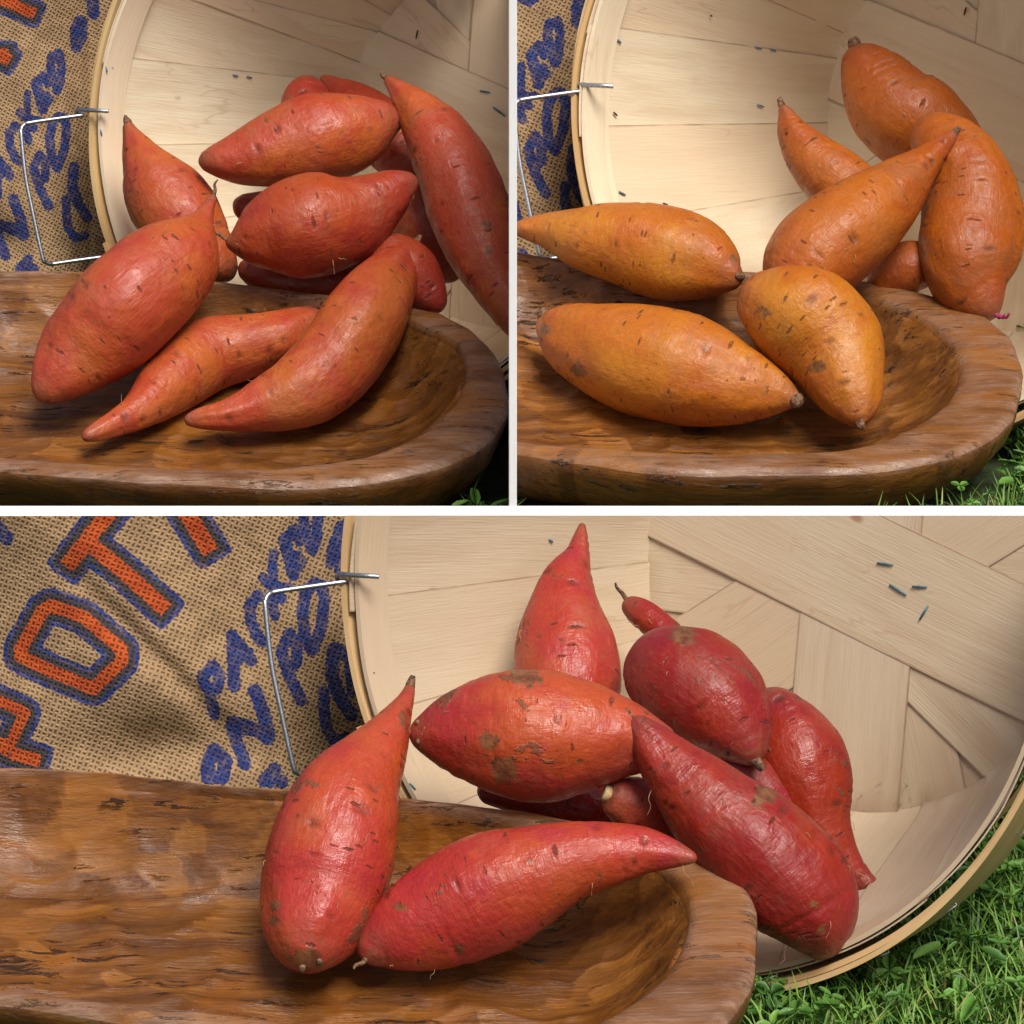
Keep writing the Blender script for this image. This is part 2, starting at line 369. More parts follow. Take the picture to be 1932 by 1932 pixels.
# ------------------------------------------------------------------ wooden dough bowl
def bowl_mat():
    m = M('carved_wood'); v = m.attr('bc').outputs['Vector']; rg = m.attr('rim').outputs['Fac']
    g = m.vmath('MULTIPLY', v, (9, 120, 80)); d = m.n('ShaderNodeTexNoise', {'Vector': v, 'Scale': 9., 'Detail': 3.}).outputs['Color']
    g = m.vmath('ADD', g, m.vmath('SCALE', d, 1.3))
    n1 = m.noise(g, 1, 6, .62, .4); n2 = m.noise(m.vmath('MULTIPLY', v, (40, 600, 300)), 1, 4, .65)
    col = m.mix(m.ramp(n1, .30, .72), (.105, .033, .006), (.29, .108, .017))
    col = m.mix(m.ramp(m.noise(v, 14, 4, .6, .8), .45, .7, 0, .8), col, (.25, .078, .008))
    col = m.mix(m.ramp(n2, .45, .75, 0, .45), col, (.07, .024, .009))
    col = m.mix(m.ramp(m.noise(m.vmath('ADD', g, (5, 5, 5)), 1.6, 5, .6), .62, .76, 0, .32), col, (.46, .20, .045))
    fc = m.attr('fc').outputs['Fac']; col = m.mix(m.math('MULTIPLY', m.ramp(fc, 0, 1, .42, 0), 1.), col, (.055, .018, .004)); col = m.mix(m.ramp(fc, .7, 1, 0, .28), col, (.36, .15, .03))
    # dark checks and cracks along the grain
    ck = m.noise(m.vmath('ADD', m.vmath('MULTIPLY', v, (15, 200, 150)), m.vmath('SCALE', d, 3.)), 1, 5, .7, .3)
    cm = m.math('MULTIPLY', m.ramp(ck, .57, .62), m.ramp(m.noise(v, 22, 3), .46, .56))
    col = m.mix(m.math('MULTIPLY', cm, .88), col, (.018, .008, .004))
    # weathered paler rim
    rn = m.math('MULTIPLY', m.math('POWER', rg, 1.5), m.ramp(m.noise(m.vmath('MULTIPLY', v, (25, 60, 60)), 1, 4, .6), .35, .65, .08, .55))
    col = m.mix(m.math('MINIMUM', rn, .85), col, m.mix(m.ramp(n2, .3, .7), (.17, .090, .055), (.33, .195, .125)))
    h = m.math('ADD', m.math('MULTIPLY', n2, .5), m.math('MULTIPLY', n1, .8)); h = m.math('SUBTRACT', h, m.math('MULTIPLY', cm, 1.6))
    nrm = m.bump(h, .0012, .75); nrm = m.bump(m.noise(m.vmath('MULTIPLY', v, (60, 240, 200)), 1, 4, .65), .0012, .6, nrm)
    ro = m.ramp(m.noise(v, 60, 4, .6), .35, .65, .26, .55)
    return m.out(Base_Color=col, Roughness=ro, Normal=nrm, Specular_IOR_Level=.4)
WOODB = bowl_mat()
def bowl(outer, inner, p_front, tilt, depth, label, height=.052, seed=3):
    n = np.array([0, -math.sin(tilt), math.cos(tilt)]); ey = np.array([0, math.cos(tilt), math.sin(tilt)]); ex = np.array([1., 0, 0])
    p0 = np.asarray(p_front, float)
    def loop(px, N):
        q = np.array([on_plane(a, b, p0, n)-p0 for a, b in px]); q2 = np.stack([q@ex, q@ey], -1)
        return catmull(q2, N, True)
    N = 560
    O = loop(outer, N); I = loop(inner, N)
    cy = (I[:, 1].max()+I[:, 1].min())/2; hw = (I[:, 1].max()-I[:, 1].min())/2
    xl, xr = I[:, 0].min()+hw*1.25, I[:, 0].max()-hw*1.15
    Mx = np.clip(I[:, 0], xl, xr); ctr = np.stack([Mx, np.full(N, cy)], -1)
    rings = []; rims = []
    # outside from the foot up to the rim
    oc = np.stack([np.clip(O[:, 0], xl, xr), np.full(N, cy)], -1); rk = np.random.default_rng(seed+9); kn = (np.arange(40)*N/40+rk.uniform(1, 9, 40)).astype(int)
    kk = np.concatenate([kn, [kn[0]+N]]); ii = np.arange(N); ii = np.where(ii < kn[0], ii+N, ii)
    Op = np.stack([np.interp(ii, kk, np.concatenate([O[kn, c_], [O[kn[0], c_]]])) for c_ in (0, 1)], -1); O = .8*Op+.2*O
    Ip = np.stack([np.interp(ii, kk, np.concatenate([I[kn, c_], [I[kn[0], c_]]])) for c_ in (0, 1)], -1); I = .5*Ip+.5*I
    od = O-oc; od /= np.linalg.norm(od, axis=1)[:, None]
    for off, dz, rm in [(-.060, -height, 0), (-.034, -height, 0), (-.026, -height+.003, 0), (-.014, -height*.72, 0), (-.005, -height*.45, 0), (-.0015, -height*.25, .1), (0, -height*.13, .4), (-.0005, -.0035, 1.5), (-.003, -.0006, 1.5)]:
        rings.append(np.column_stack([O+od*off, np.full(N, dz)])); rims.append(rm)
    for f in np.linspace(.12, .9, 7):
        rings.append(np.column_stack([(O+od*-.003)*(1-f)+I*f, np.full(N, .0008*math.sin(f*3.1))])); rims.append(1)
    rings.append(np.column_stack([I, np.full(N, -.0012)])); rims.append(1.3)
    for s in np.concatenate([np.linspace(.02, .55, 44), np.linspace(.57, 1, 34)]):
        z = -depth*(1-(1-min(s/.54, 1))**2.5)-.002
        rings.append(np.column_stack([I+(ctr-I)*s, np.full(N, z)])); rims.append(max(0, .5-s*16))
    A = np.array(rings); RM = np.repeat(np.array(rims)[:, None], N, 1)
    nr = len(A)
    # gouge facets: shallow scoops
    r = np.random.default_rng(seed); dz = np.zeros(A.shape[:2])
    sc = np.column_stack([r.uniform(I[:, 0].min(), I[:, 0].max(), 360), r.uniform(I[:, 1].min(), I[:, 1].max(), 360)])
    best = np.full(A.shape[:2], 9.); fcv = np.zeros(A.shape[:2]); tone = r.uniform(0, 1, len(sc))
    jx = .004*fnoise(A/.010, seed+40); jy = .003*fnoise(A/.012, seed+41)
    for (a, b), tn_ in zip(sc, tone):
        q_ = ((A[..., 0]+jx-a)/.020)**2+((A[..., 1]+jy-b)/.0125)**2; k_ = q_ < best; best[k_] = q_[k_]; fcv[k_] = tn_
    dz = np.clip(best, 0, 1.3)*.0028
    A[..., 2] += np.where(np.arange(nr)[:, None] > 17, dz, dz*.25)
    q = np.stack([A[..., 0], A[..., 1], A[..., 2]], -1)
    A[..., 2] += (fnoise(q/.03, seed)*.0008+fnoise(q/.012, seed+2)*.0004)
    wob = (fnoise(q*np.array([1, 1, .3])/.022, seed+5)*.0016+fnoise(q*np.array([1, 1, .6])/.008, seed+6)*.0007)*(np.arange(nr)[:, None] < 17)
    A[..., 0] += wob*od[None, :, 0]; A[..., 1] += wob*od[None, :, 1]
    V = p0+A[..., 0:1]*ex+A[..., 1:2]*ey+A[..., 2:3]*n
    Vf = V.reshape(-1, 3); F = []
    for i in range(nr-1):
        for j in range(N):
            F.append([i*N+j, i*N+(j+1) % N, (i+1)*N+(j+1) % N, (i+1)*N+j])
    F.append([j for j in range(N)][::-1])
    b = thing('dough_bowl', tuple(p0+ex*0+n*-height), label, 'wooden bowl', 'carved wooden dough bowls holding the sweet potatoes')
    # outside shell with the rim, and the hollow, as two parts sharing one profile
    k = 16
    bc = np.concatenate([A[..., :2], A[..., 2:3]], -1)
    def part(nm, i0, i1, cap):
        Vp = V[i0:i1].reshape(-1, 3); FF = []
        for i in range(i1-i0-1):
            for j in range(N): FF.append([i*N+j, i*N+(j+1) % N, (i+1)*N+(j+1) % N, (i+1)*N+j])
        if cap: FF.append([j for j in range(N)][::-1])
        return mk(nm, Vp, FF, WOODB, b, attrs={'bc': bc[i0:i1].reshape(-1, 3)+seed, 'rim': RM[i0:i1].ravel(), 'fc': fcv[i0:i1].ravel()})
    parts = [part('outer_side', 0, 8, True), part('rim', 7, 18, False), part('hollow', 17, nr, False)]
    outl = (p0+O[:, 0:1]*ex+O[:, 1:2]*ey)
    return b, parts, (p0, n, depth), outl

# ------------------------------------------------------------------ bushel basket
def veneer_mat(name, base, dark, warm, rough=.55):
    m = M(name); v = m.attr('vc').outputs['Vector']; oi = m.n('ShaderNodeObjectInfo').outputs['Random']
    v = m.vmath('ADD', v, m.vmath('SCALE', (3.1, 9.7, 1.3), oi))
    d = m.n('ShaderNodeTexNoise', {'Vector': v, 'Scale': 6., 'Detail': 2.}).outputs['Color']
    g = m.vmath('ADD', m.vmath('MULTIPLY', v, (60, 5, 30)), m.vmath('SCALE', d, 1.6))
    n1 = m.noise(g, 1, 4, .55, .5); n2 = m.noise(m.vmath('MULTIPLY', v, (900, 35, 300)), 1, 3, .6)
    col = m.mix(m.ramp(n1, .4, .75, 0, .55), base, dark)
    col = m.mix(m.ramp(m.noise(v, 9, 3, .5, .8), .48, .72, 0, .55), col, warm)
    col = m.mix(m.ramp(n2, .5, .8, 0, .22), col, dark)
    col = m.mix(m.ramp(oi, 0, 1, 0, .75), col, warm); col = m.mix(m.ramp(m.math('FRACT', m.math('MULTIPLY', oi, 7.3)), .4, 1, 0, .16), col, (.42, .22, .20))
    kn = m.n('ShaderNodeTexVoronoi', {'Vector': m.vmath('MULTIPLY', v, (30, 16, 16)), 'Scale': 1.}); kr = m.n('ShaderNodeSeparateColor', {'Color': kn.outputs['Color']})
    kk = m.math('MULTIPLY', m.ramp(kn.outputs['Distance'], .03, .10, 1, 0), m.math('GREATER_THAN', kr.outputs[0], .82))
    col = m.mix(m.math('MULTIPLY', kk, .7), col, (.25, .10, .04))
    lp = m.noise(m.vmath('ADD', g, (7, 7, 7)), .8, 3, .5); line = m.math('MULTIPLY', m.ramp(m.math('ABSOLUTE', m.math('SUBTRACT', lp, .5)), 0, .012, 1, 0), m.ramp(m.noise(v, 7, 2), .5, .65))
    col = m.mix(m.math('MULTIPLY', line, .28), col, (.36, .18, .10))
    eg = m.ramp(m.math('ADD', m.attr('ed').outputs['Fac'], m.math('MULTIPLY', m.noise(v, 60, 3), .03)), .975, 1.008)
    col = m.mix(m.math('MULTIPLY', eg, m.ramp(m.noise(v, 25, 3), .3, .6, .2, .62)), col, (.20, .11, .06))
    nrm = m.bump(m.math('ADD', n2, m.math('MULTIPLY', n1, .6)), .0004, .7)
    return m.out(Base_Color=col, Roughness=rough, Normal=nrm, Specular_IOR_Level=.35)
VEN = veneer_mat('veneer_lightened', (.80, .69, .49), (.60, .43, .27), (.76, .58, .39))  # toned lighter to brighten the dim insides of the rear baskets
VEN_SHADED = veneer_mat('veneer_shaded', (.56, .46, .32), (.40, .28, .17), (.52, .385, .25))  # same wood toned darker, shade of the front basket put into its colour
HOOP = veneer_mat('hoop_veneer', (.66, .46, .22), (.42, .22, .08), (.58, .34, .13))
def slab(A, B):                # two (nu,nv,3) sheets -> closed solid
    nu, nv = A.shape[:2]; V = np.vstack([A.reshape(-1, 3), B.reshape(-1, 3)]); n = nu*nv
    f = gridF(nu, nv); F = f.tolist()+[x[::-1] for x in (f+n).tolist()]
    id_ = np.arange(n).reshape(nu, nv)
    for e in (id_[:, 0], id_[::-1, -1], id_[-1, :], id_[0, ::-1]):
        for a, b in zip(e[:-1], e[1:]): F.append([int(b), int(a), int(a)+n, int(b)+n])
    return V, F
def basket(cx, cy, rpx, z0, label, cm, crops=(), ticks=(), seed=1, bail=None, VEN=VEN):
    # cx, cy, rpx: where the mouth circle stands; z0: lawn height; rb/L: its proportions
    rbf, Lf = .68, 1.10; dl = math.asin((1-rbf)/math.hypot(Lf, 1-rbf)); psi = math.radians(30)
    ux = (966-cy)*PX
    d = (H-z0)/(SP-ux*CP+math.cos(dl)*rpx*PX); R = rpx*PX*d
    C = P(cx, cy, d)
    az = np.array([math.sin(psi)*math.cos(dl), math.cos(psi)*math.cos(dl), -math.sin(dl)])
    ax = np.cross(az, [0, 0, 1]); ax /= np.linalg.norm(ax)       # horizontal, to the right
    ay = np.cross(ax, az)                                         # upwards
    def W(x, y, z): return C+x[..., None]*ax+y[..., None]*ay+z[..., None]*az
    rb, L = rbf*R, Lf*R
    t = thing('bushel_basket', tuple(C-ay*R), label, 'basket', 'bushel baskets lying on their side'); outs = []
    rg = np.random.default_rng(seed)
    order = [-14, 94, 40, 148, 4, 58, 112, 22, 76, 130]
    wd = .345*R; th = .0008*R/.2
    for k, deg in enumerate(order):
        ph = math.radians(deg); nw = 9; tt = np.linspace(-.5, .5, nw)*wd
        # path parameter
        wall = np.linspace(0, 1, 26); rows = []
        for side in (0, 1):
            rr = []
            mouth = rg.uniform(-.002, .003)
            for a in wall:
                z = mouth+(L-mouth)*a; r = R+(rb-R)*z/L-.0015
                off = (tt/wd)*.0017*(1 if side == 0 else 1)+.0002*(k % 3)
                ang = ph+side*math.pi+tt/r*(1 if side == 0 else -1)*1.0
                ro = r-off*(1)-.0012
                # soften the bend
                if a > .93: ro = ro-((a-.93)/.07)**2*.0012
                rr.append(np.stack([ro*np.cos(ang), ro*np.sin(ang), np.full(nw, z-.00045*k*(a > .9)*(a-.9)/.1)], -1))
            rows.append(rr)
        basez = L-.00045*(len(order)-k)-.001
        br = []
        for f in np.linspace(-.97, .97, 22):
            al = np.sqrt(np.maximum(rb**2-tt**2, 0))*f*-1
            x = al*math.cos(ph)-tt*math.sin(ph)*1; y = al*math.sin(ph)+tt*math.cos(ph)
            br.append(np.stack([x, y, np.full(nw, basez)], -1))
        A = np.array(rows[0]+br+rows[1][::-1])
        # tidy z at the bends so the sheet joins its own floor strip
        for idx in list(range(22, 26))+list(range(48, 52)):
            q = min(abs(idx-25), abs(idx-48)); A[idx, :, 2] = np.minimum(A[idx, :, 2], basez+.0002*q*0) if q < 2 else A[idx, :, 2]
        # the outer face: pushed away from the axis / down
        B = A.copy(); nrm = np.zeros_like(A)
        nrm[:26, :, :2] = A[:26, :, :2]; nrm[48:, :, :2] = A[48:, :, :2]; nrm[25:49, :, 2] += .08*R/.2
        nrm /= np.linalg.norm(nrm, axis=2, keepdims=True)+1e-9; B = A+nrm*th
        dist = np.concatenate([[0], np.cumsum(np.linalg.norm(np.diff(A[:, nw//2], axis=0), axis=1))])
        warp = .0003*np.sin(dist[:, None]*30+k*2+np.linspace(0, 2, nw)[None]*2)*(np.array([1]*26+[.2]*22+[1]*26)[:, None])
        for X in (A, B): X -= nrm*(warp[..., None]+.0003)
        V, F = slab(W(A[..., 0], A[..., 1], A[..., 2]), W(B[..., 0], B[..., 1], B[..., 2]))
        vc = np.stack([np.broadcast_to(tt[None], A.shape[:2]), np.broadcast_to(dist[:, None], A.shape[:2]), np.full(A.shape[:2], k*1.7)], -1).reshape(-1, 3)
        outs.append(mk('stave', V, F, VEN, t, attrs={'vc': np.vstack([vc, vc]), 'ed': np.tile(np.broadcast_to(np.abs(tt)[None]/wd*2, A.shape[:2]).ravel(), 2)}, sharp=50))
    def ring(r0, r1, z0_, z1, name, mat, gap=None, wob=.0008, tw=0., tp=1.):
        n = 180; a = np.linspace(0, 2*np.pi, n) if gap is None else np.linspace(gap[0], gap[1], n)
        zz = np.linspace(0, 1, 5); wv = wob*fnoise(np.stack([np.cos(a)*5, np.sin(a)*5, a*0], -1), seed+len(outs)); wz = wob*1.2*fnoise(np.stack([np.cos(a)*9, np.sin(a)*9, a*0+3], -1), seed+7+len(outs))
        def sheet(r):
            z = z0_+(z1-z0_)*zz[None]+wz[:, None]; rr = r+tp*(rb-R)*z/L+wv[:, None]+tw*(a-a[0])[:, None]
            return W(rr*np.cos(a)[:, None], rr*np.sin(a)[:, None], z), a[:, None]*r+0*z, z
        A_, uu, zz_ = sheet(r0); B_, _, _ = sheet(r1); V, F = slab(A_, B_)
        vc = np.stack([zz_, uu, 0*zz_+len(outs)], -1).reshape(-1, 3)
        o = mk(name, V, F, mat, t, attrs={'vc': np.vstack([vc, vc])}, sharp=50); outs.append(o); return o
    s = R/.2
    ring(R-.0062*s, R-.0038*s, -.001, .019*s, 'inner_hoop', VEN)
    ring(R+.0008*s, R+.0036*s, -.0015, .046*s, 'outer_hoop', HOOP, tp=.4)
    ring(R+.0044*s, R+.0070*s, -.0035*s, .050*s, 'outer_hoop', HOOP, gap=(-2.6, 1.9), tp=.3)
    ring(R+.0036*s, R+.0054*s, .002*s, .016*s, 'outer_hoop', HOOP, gap=(1.0, 3.6), tw=.0004, tp=.5)
    ring(R+.0008*s, R+.0032*s, .40*L, .40*L+.024*s, 'middle_hoop', HOOP)
    ring(R+.0008*s, R+.0032*s, .88*L, .88*L+.02*s, 'lower_hoop', HOOP)
    # staples through the hoop, seen from outside at lower right, and inside on the left
    for q in range(26):
        a = -math.pi+q*.245; 
        for rr, z in (((R+.0074*s) if -2.6 < a < 1.9 else (R+.0036*s), .016*s+.014*s*(q % 2)),):
            rr = rr-(rb-R)*z/L*.68
            c = W(np.array(rr*math.cos(a)+(rb-R)*z/L*math.cos(a)), np.array(rr*math.sin(a)+(rb-R)*z/L*math.sin(a)), np.array(z))
            tg = -math.sin(a)*ax+math.cos(a)*ay; tg = tg*.9+az*.35; q0, q1 = c-tg*.0032*s, c+tg*.0032*s; rd = math.cos(a)*ax+math.sin(a)*ay
            q0 = q0+rd*.0009*s; q1 = q1+rd*.0009*s
            Vt, Ft = tube(np.array([q0-rd*.003*s, q0, q1, q1-rd*.003*s]), .00042*s, 6); outs.append(mk('staple', Vt, Ft, STAPLE, t))
    # pen-like ticks and flecks lying on the inner faces: (x, y, dx, dy, material) in picture units of the front basket
    for (tx, ty, dx, dy, mt) in ticks:
        ends = []
        for (qx, qy) in ((tx-dx/2, ty-dy/2), (tx+dx/2, ty+dy/2)):
            px, py = cm(qx, qy); o_ = np.array([0, 0, H]); r_ = ray(px, py)
            # march along the sight line to the inside of the wall, hoop or base
            best = None
            for q in np.arange(d-.25, d+.5, .0004):
                p = o_+r_*q; l = p-C; z = l@az; r = math.hypot(l@ax, l@ay)
                lim = R+(rb-R)*z/L-.0042 if z > .019*s else R-.0066*s
                if z >= L-.0062 or (z > -.001 and r >= lim):
                    if best is None and z > -.001 and r < R*1.03: best = p; break
            ends.append(best)
        if ends[0] is None or ends[1] is None: continue
        e0, e1 = ends; vd = np.array([0, 0, H])-e0; vd /= np.linalg.norm(vd)
        e0 = e0+vd*.0007; e1 = e1+vd*.0007
        Vt, Ft = tube(np.array([e0, (e0+e1)/2, e1]), [.0005*s, .0007*s, .0004*s], 6); outs.append(mk('staple_end', Vt, Ft, mt, t))
    if bail is not None:
        wr = .00145*s
        a0 = [cm(715, 1088), cm(690, 1086.5), cm(660, 1085), cm(641, 1083), cm(636, 1090), cm(648, 1097)]
        dl_ = d+.5*R*1.05
        def dep(px):  # depth of the mouth plane under this x
            return d-((px-cx)*PX*d)*.58
        q = [P(x, y, dep(x)-dz) for (x, y), dz in zip(a0, (.004*s, .0075*s, .008*s, .006*s, -.001, -.01*s))]
        Vt, Ft = tube(catmull(q, 50), wr, 8); outs.append(mk('handle_clip', Vt, Ft, WIRE, t))
        b0 = [(655, 1097), (590, 1106), (522, 1116), (508, 1121), (501, 1132), (501, 1150), (512, 1250), (530, 1340), (553, 1445), (559, 1457), (570, 1462), (585, 1461), (640, 1453), (700, 1445)]
        q = []
        for i, (x, y) in enumerate(b0):
            X, Y = cm(x, y); q.append(P(X, Y, dep(cm(655, 0)[0])-.004+.00*i-.012*math.sin(i/13*math.pi)))
        Vt, Ft = tube(catmull(q, 120), wr, 8); outs.append(mk('wire_handle', Vt, Ft, WIRE, t))
    for (co, no) in crops:
        for o in list(outs):
            if crop(o, co, no) == 0: outs.remove(o); bpy.data.objects.remove(o)
    return t, d, R, (C, ax, ay, az, R, rb, L)

# ------------------------------------------------------------------ burlap sack
def burlap_mat():
    m = M('burlap'); v = m.attr('wv').outputs['Vector']; ink = m.n('ShaderNodeSeparateXYZ', {'Vector': m.attr('ink').outputs['Vector']})
    wob = m.vmath('SUBTRACT', m.n('ShaderNodeTexNoise', {'Vector': v, 'Scale': .35, 'Detail': 2.}).outputs['Color'], (.5, .5, .5))
    v2 = m.vmath('ADD', v, m.vmath('SCALE', wob, .75)); xy = m.n('ShaderNodeSeparateXYZ', {'Vector': v2})
    sx = m.math('ABSOLUTE', m.math('SINE', m.math('MULTIPLY', xy.outputs[0], math.pi))); sy = m.math('ABSOLUTE', m.math('SINE', m.math('MULTIPLY', xy.outputs[1], math.pi)))
    ck = m.math('MULTIPLY', m.math('SINE', m.math('MULTIPLY', m.math('SUBTRACT', xy.outputs[0], .5), math.pi)), m.math('SINE', m.math('MULTIPLY', m.math('SUBTRACT', xy.outputs[1], .5), math.pi)))
    fz = m.noise(m.vmath('MULTIPLY', v, (3.2, 3.2, 1)), 1.8, 4, .7)
    wid = m.ramp(m.noise(v, .45, 2), .3, .7, -.10, .22)
    a = m.math('ADD', sx, wid); b = m.math('ADD', sy, wid)
    warp = m.math('MULTIPLY', a, m.math('ADD', .86, m.math('MULTIPLY', ck, .30))); weft = m.math('MULTIPLY', b, m.math('SUBTRACT', .86, m.math('MULTIPLY', ck, .30)))
    h = m.math('MAXIMUM', warp, weft)
    h = m.math('ADD', h, m.math('MULTIPLY', m.math('SUBTRACT', fz, .5), .5))
    hole_shade = m.ramp(h, .50, .74, 1, 0)
    yarn = m.mix(m.ramp(m.noise(v, .22, 4, .6), .35, .65), (.42, .265, .135), (.26, .155, .075))
    yarn = m.mix(m.ramp(fz, .35, .75, 0, .6), yarn, (.62, .44, .26))
    lay = m.math('GREATER_THAN', warp, weft); yarn = m.mix(m.math('MULTIPLY', lay, .22), yarn, (.30, .18, .09))
    rag = m.math('MULTIPLY', m.math('SUBTRACT', m.noise(v, .9, 4, .7), .5), 11.)
    io = m.math('ADD', ink.outputs[0], rag); ib = m.math('ADD', ink.outputs[1], rag)
    wear = m.ramp(m.noise(v, .5, 4, .7), .32, .58, .66, .98)
    inkb = m.math('MAXIMUM', m.ramp(ib, -.8, 1.2, 1, 0), m.math('MULTIPLY', m.ramp(io, 20, 22.5, 1, 0), 1.))
    blue = m.mix(m.ramp(m.noise(v, .3, 3), .35, .65), (.006, .020, .13), (.014, .045, .21))
    c = m.mix(m.math('MULTIPLY', inkb, wear), yarn, m.mix(m.math('MULTIPLY', fz, .16), blue, (.16, .15, .2)))
    c = m.mix(m.math('MULTIPLY', m.ramp(io, 11, 13, 1, 0), .93), c, m.mix(fz, (.030, .030, .034), (.085, .07, .06)))
    c = m.mix(m.math('MULTIPLY', m.ramp(io, -.8, 1.2, 1, 0), .96), c, m.mix(m.ramp(m.noise(v, .25, 3), .35, .65), (.40, .060, .016), (.55, .10, .022)))
    c = m.mix(m.math('MULTIPLY', hole_shade, .86), c, m.mix(.22, (.030, .018, .010), c))  # unlit inside of the sack painted dark into the weave gaps
    return m.out(Base_Color=c, Roughness=.92, Normal=m.bump(h, .0012, .9), Specular_IOR_Level=.15)
BURLAP = burlap_mat()
def seg_sdf(X, Y, pts, hw, closed=False):
    pts = list(pts)+([pts[0]] if closed else []); d = np.full(X.shape, 1e9)
    for (x0, y0), (x1, y1) in zip(pts[:-1], pts[1:]):
        dx, dy = x1-x0, y1-y0; t = np.clip(((X-x0)*dx+(Y-y0)*dy)/(dx*dx+dy*dy+1e-9), 0, 1)
        d = np.minimum(d, np.hypot(X-x0-t*dx, Y-y0-t*dy))
    return d-hw
def box_sdf(X, Y, pts, hw):
    d = np.full(X.shape, 1e9)
    for (x0, y0), (x1, y1) in zip(pts[:-1], pts[1:]):
        L = math.hypot(x1-x0, y1-y0); ux, uy = (x1-x0)/L, (y1-y0)/L; cx, cy = (x0+x1)/2, (y0+y1)/2
        a = np.abs((X-cx)*ux+(Y-cy)*uy)-L/2; b = np.abs(-(X-cx)*uy+(Y-cy)*ux)-hw
        q = np.where((a > 0) & (b > 0), .35*np.hypot(np.maximum(a, 0), np.maximum(b, 0))+.65*np.maximum(a, b), np.maximum(a, b)); d = np.minimum(d, q)
    return d
def Z1(p): return [(358.5+a*.18556, 971.7+b*.18556) for a, b in p]
def Z2(p): return [(358.5+a*.18556, 1207.5+b*.18556) for a, b in p]
def Z3(p): return [(a*.24414, 971.7+b*.24414) for a, b in p]
k1, k3 = .18556, .24414
ORANGE = [(Z3([(390, 700), (650, 790), (940, 1040), (940, 1130), (720, 1340), (400, 1210), (160, 1090), (160, 1030), (330, 740)]), 50*k3, True),
          (Z3([(515, 400), (690, 170), (880, -60), (1000, -220)]), 62*k3, False), (Z3([(690, 220), (960, 440), (1285, 735)]), 60*k3, False),
          (Z3([(1380, -120), (1450, 0), (1630, 285)]), 66*k3, False), (Z3([(1650, -160), (1500, -60)]), 60*k3, False),
          (Z3([(-120, 1390), (0, 1440), (190, 1530), (70, 1790), (-100, 1720)]), 42*k3, False), (Z3([(0, 1760), (80, 1840), (310, 1900)]), 50*k3, False)]
BLUE = [(Z3([(-60, 40), (50, 180)]), 42*k3, False),
        (Z1([(1150, 40), (1190, 210), (1240, 360), (1290, 230), (1300, 0), (1270, -140), (1170, -110)]), 42*k1, True),
        (Z1([(1060, 160), (960, 260), (1010, 440), (1050, 600)]), 52*k1, False), (Z1([(1010, 440), (1110, 400)]), 32*k1, False), (Z1([(1050, 590), (1150, 470)]), 36*k1, False), (Z1([(1060, 160), (1110, 280)]), 30*k1, False),
        (Z1([(850, 390), (840, 560), (850, 710)]), 36*k1, False), (Z1([(745, 640), (860, 740), (930, 850)]), 42*k1, False), (Z1([(850, 730), (1010, 730)]), 30*k1, False), (Z1([(820, 830), (865, 1020)]), 40*k1, False),
        (Z1([(690, 820), (610, 920), (620, 1090), (690, 1250), (760, 1290)]), 45*k1, False),
        (Z1([(430, 1230), (440, 1500), (450, 1740)]), 50*k1, False), (Z1([(430, 1230), (620, 1480)]), 48*k1, False), (Z1([(460, 1480), (590, 1400)]), 45*k1, False),
        (Z1([(120, 1660), (230, 1530), (300, 1620), (280, 1760), (190, 1770)]), 44*k1, False), (Z1([(120, 1660), (200, 1810), (250, 2030)]), 44*k1, False),
        (Z1([(1260, 690), (1170, 800), (1140, 1000), (1170, 1250), (1240, 1380), (1330, 1150), (1370, 850), (1330, 710)]), 46*k1, True),
        (Z1([(930, 1390), (1010, 1640), (1130, 1880)]), 48*k1, False), (Z1([(930, 1370), (1010, 1200), (1085, 1310), (1085, 1500), (1020, 1560)]), 44*k1, False),
        (Z2([(660, 520), (760, 780), (790, 1000)]), 56*k1, False), (Z2([(440, 850), (790, 950)]), 62*k1, False), (Z2([(430, 870), (470, 1020), (560, 1260)]), 52*k1, False),
        (Z2([(240, 1120), (180, 1250), (180, 1400), (330, 1400), (360, 1220)]), 56*k1, True), (Z2([(860, 1320), (760, 1430), (930, 1440)]), 55*k1, False),
        (Z2([(1360, 520), (1360, 700), (1390, 900), (1470, 1030), (1600, 1000)]), 45*k1, False),
        (Z2([(1460, 90), (1440, 350), (1520, 580), (1640, 760)]), 55*k1, False), (Z2([(1490, 90), (1620, 180), (1660, 520)]), 50*k1, False),
        (Z1([(1530, 110), (1450, 340), (1430, 490)]), 42*k1, False), (Z1([(1550, 180), (1520, 560)]), 42*k1, False)]
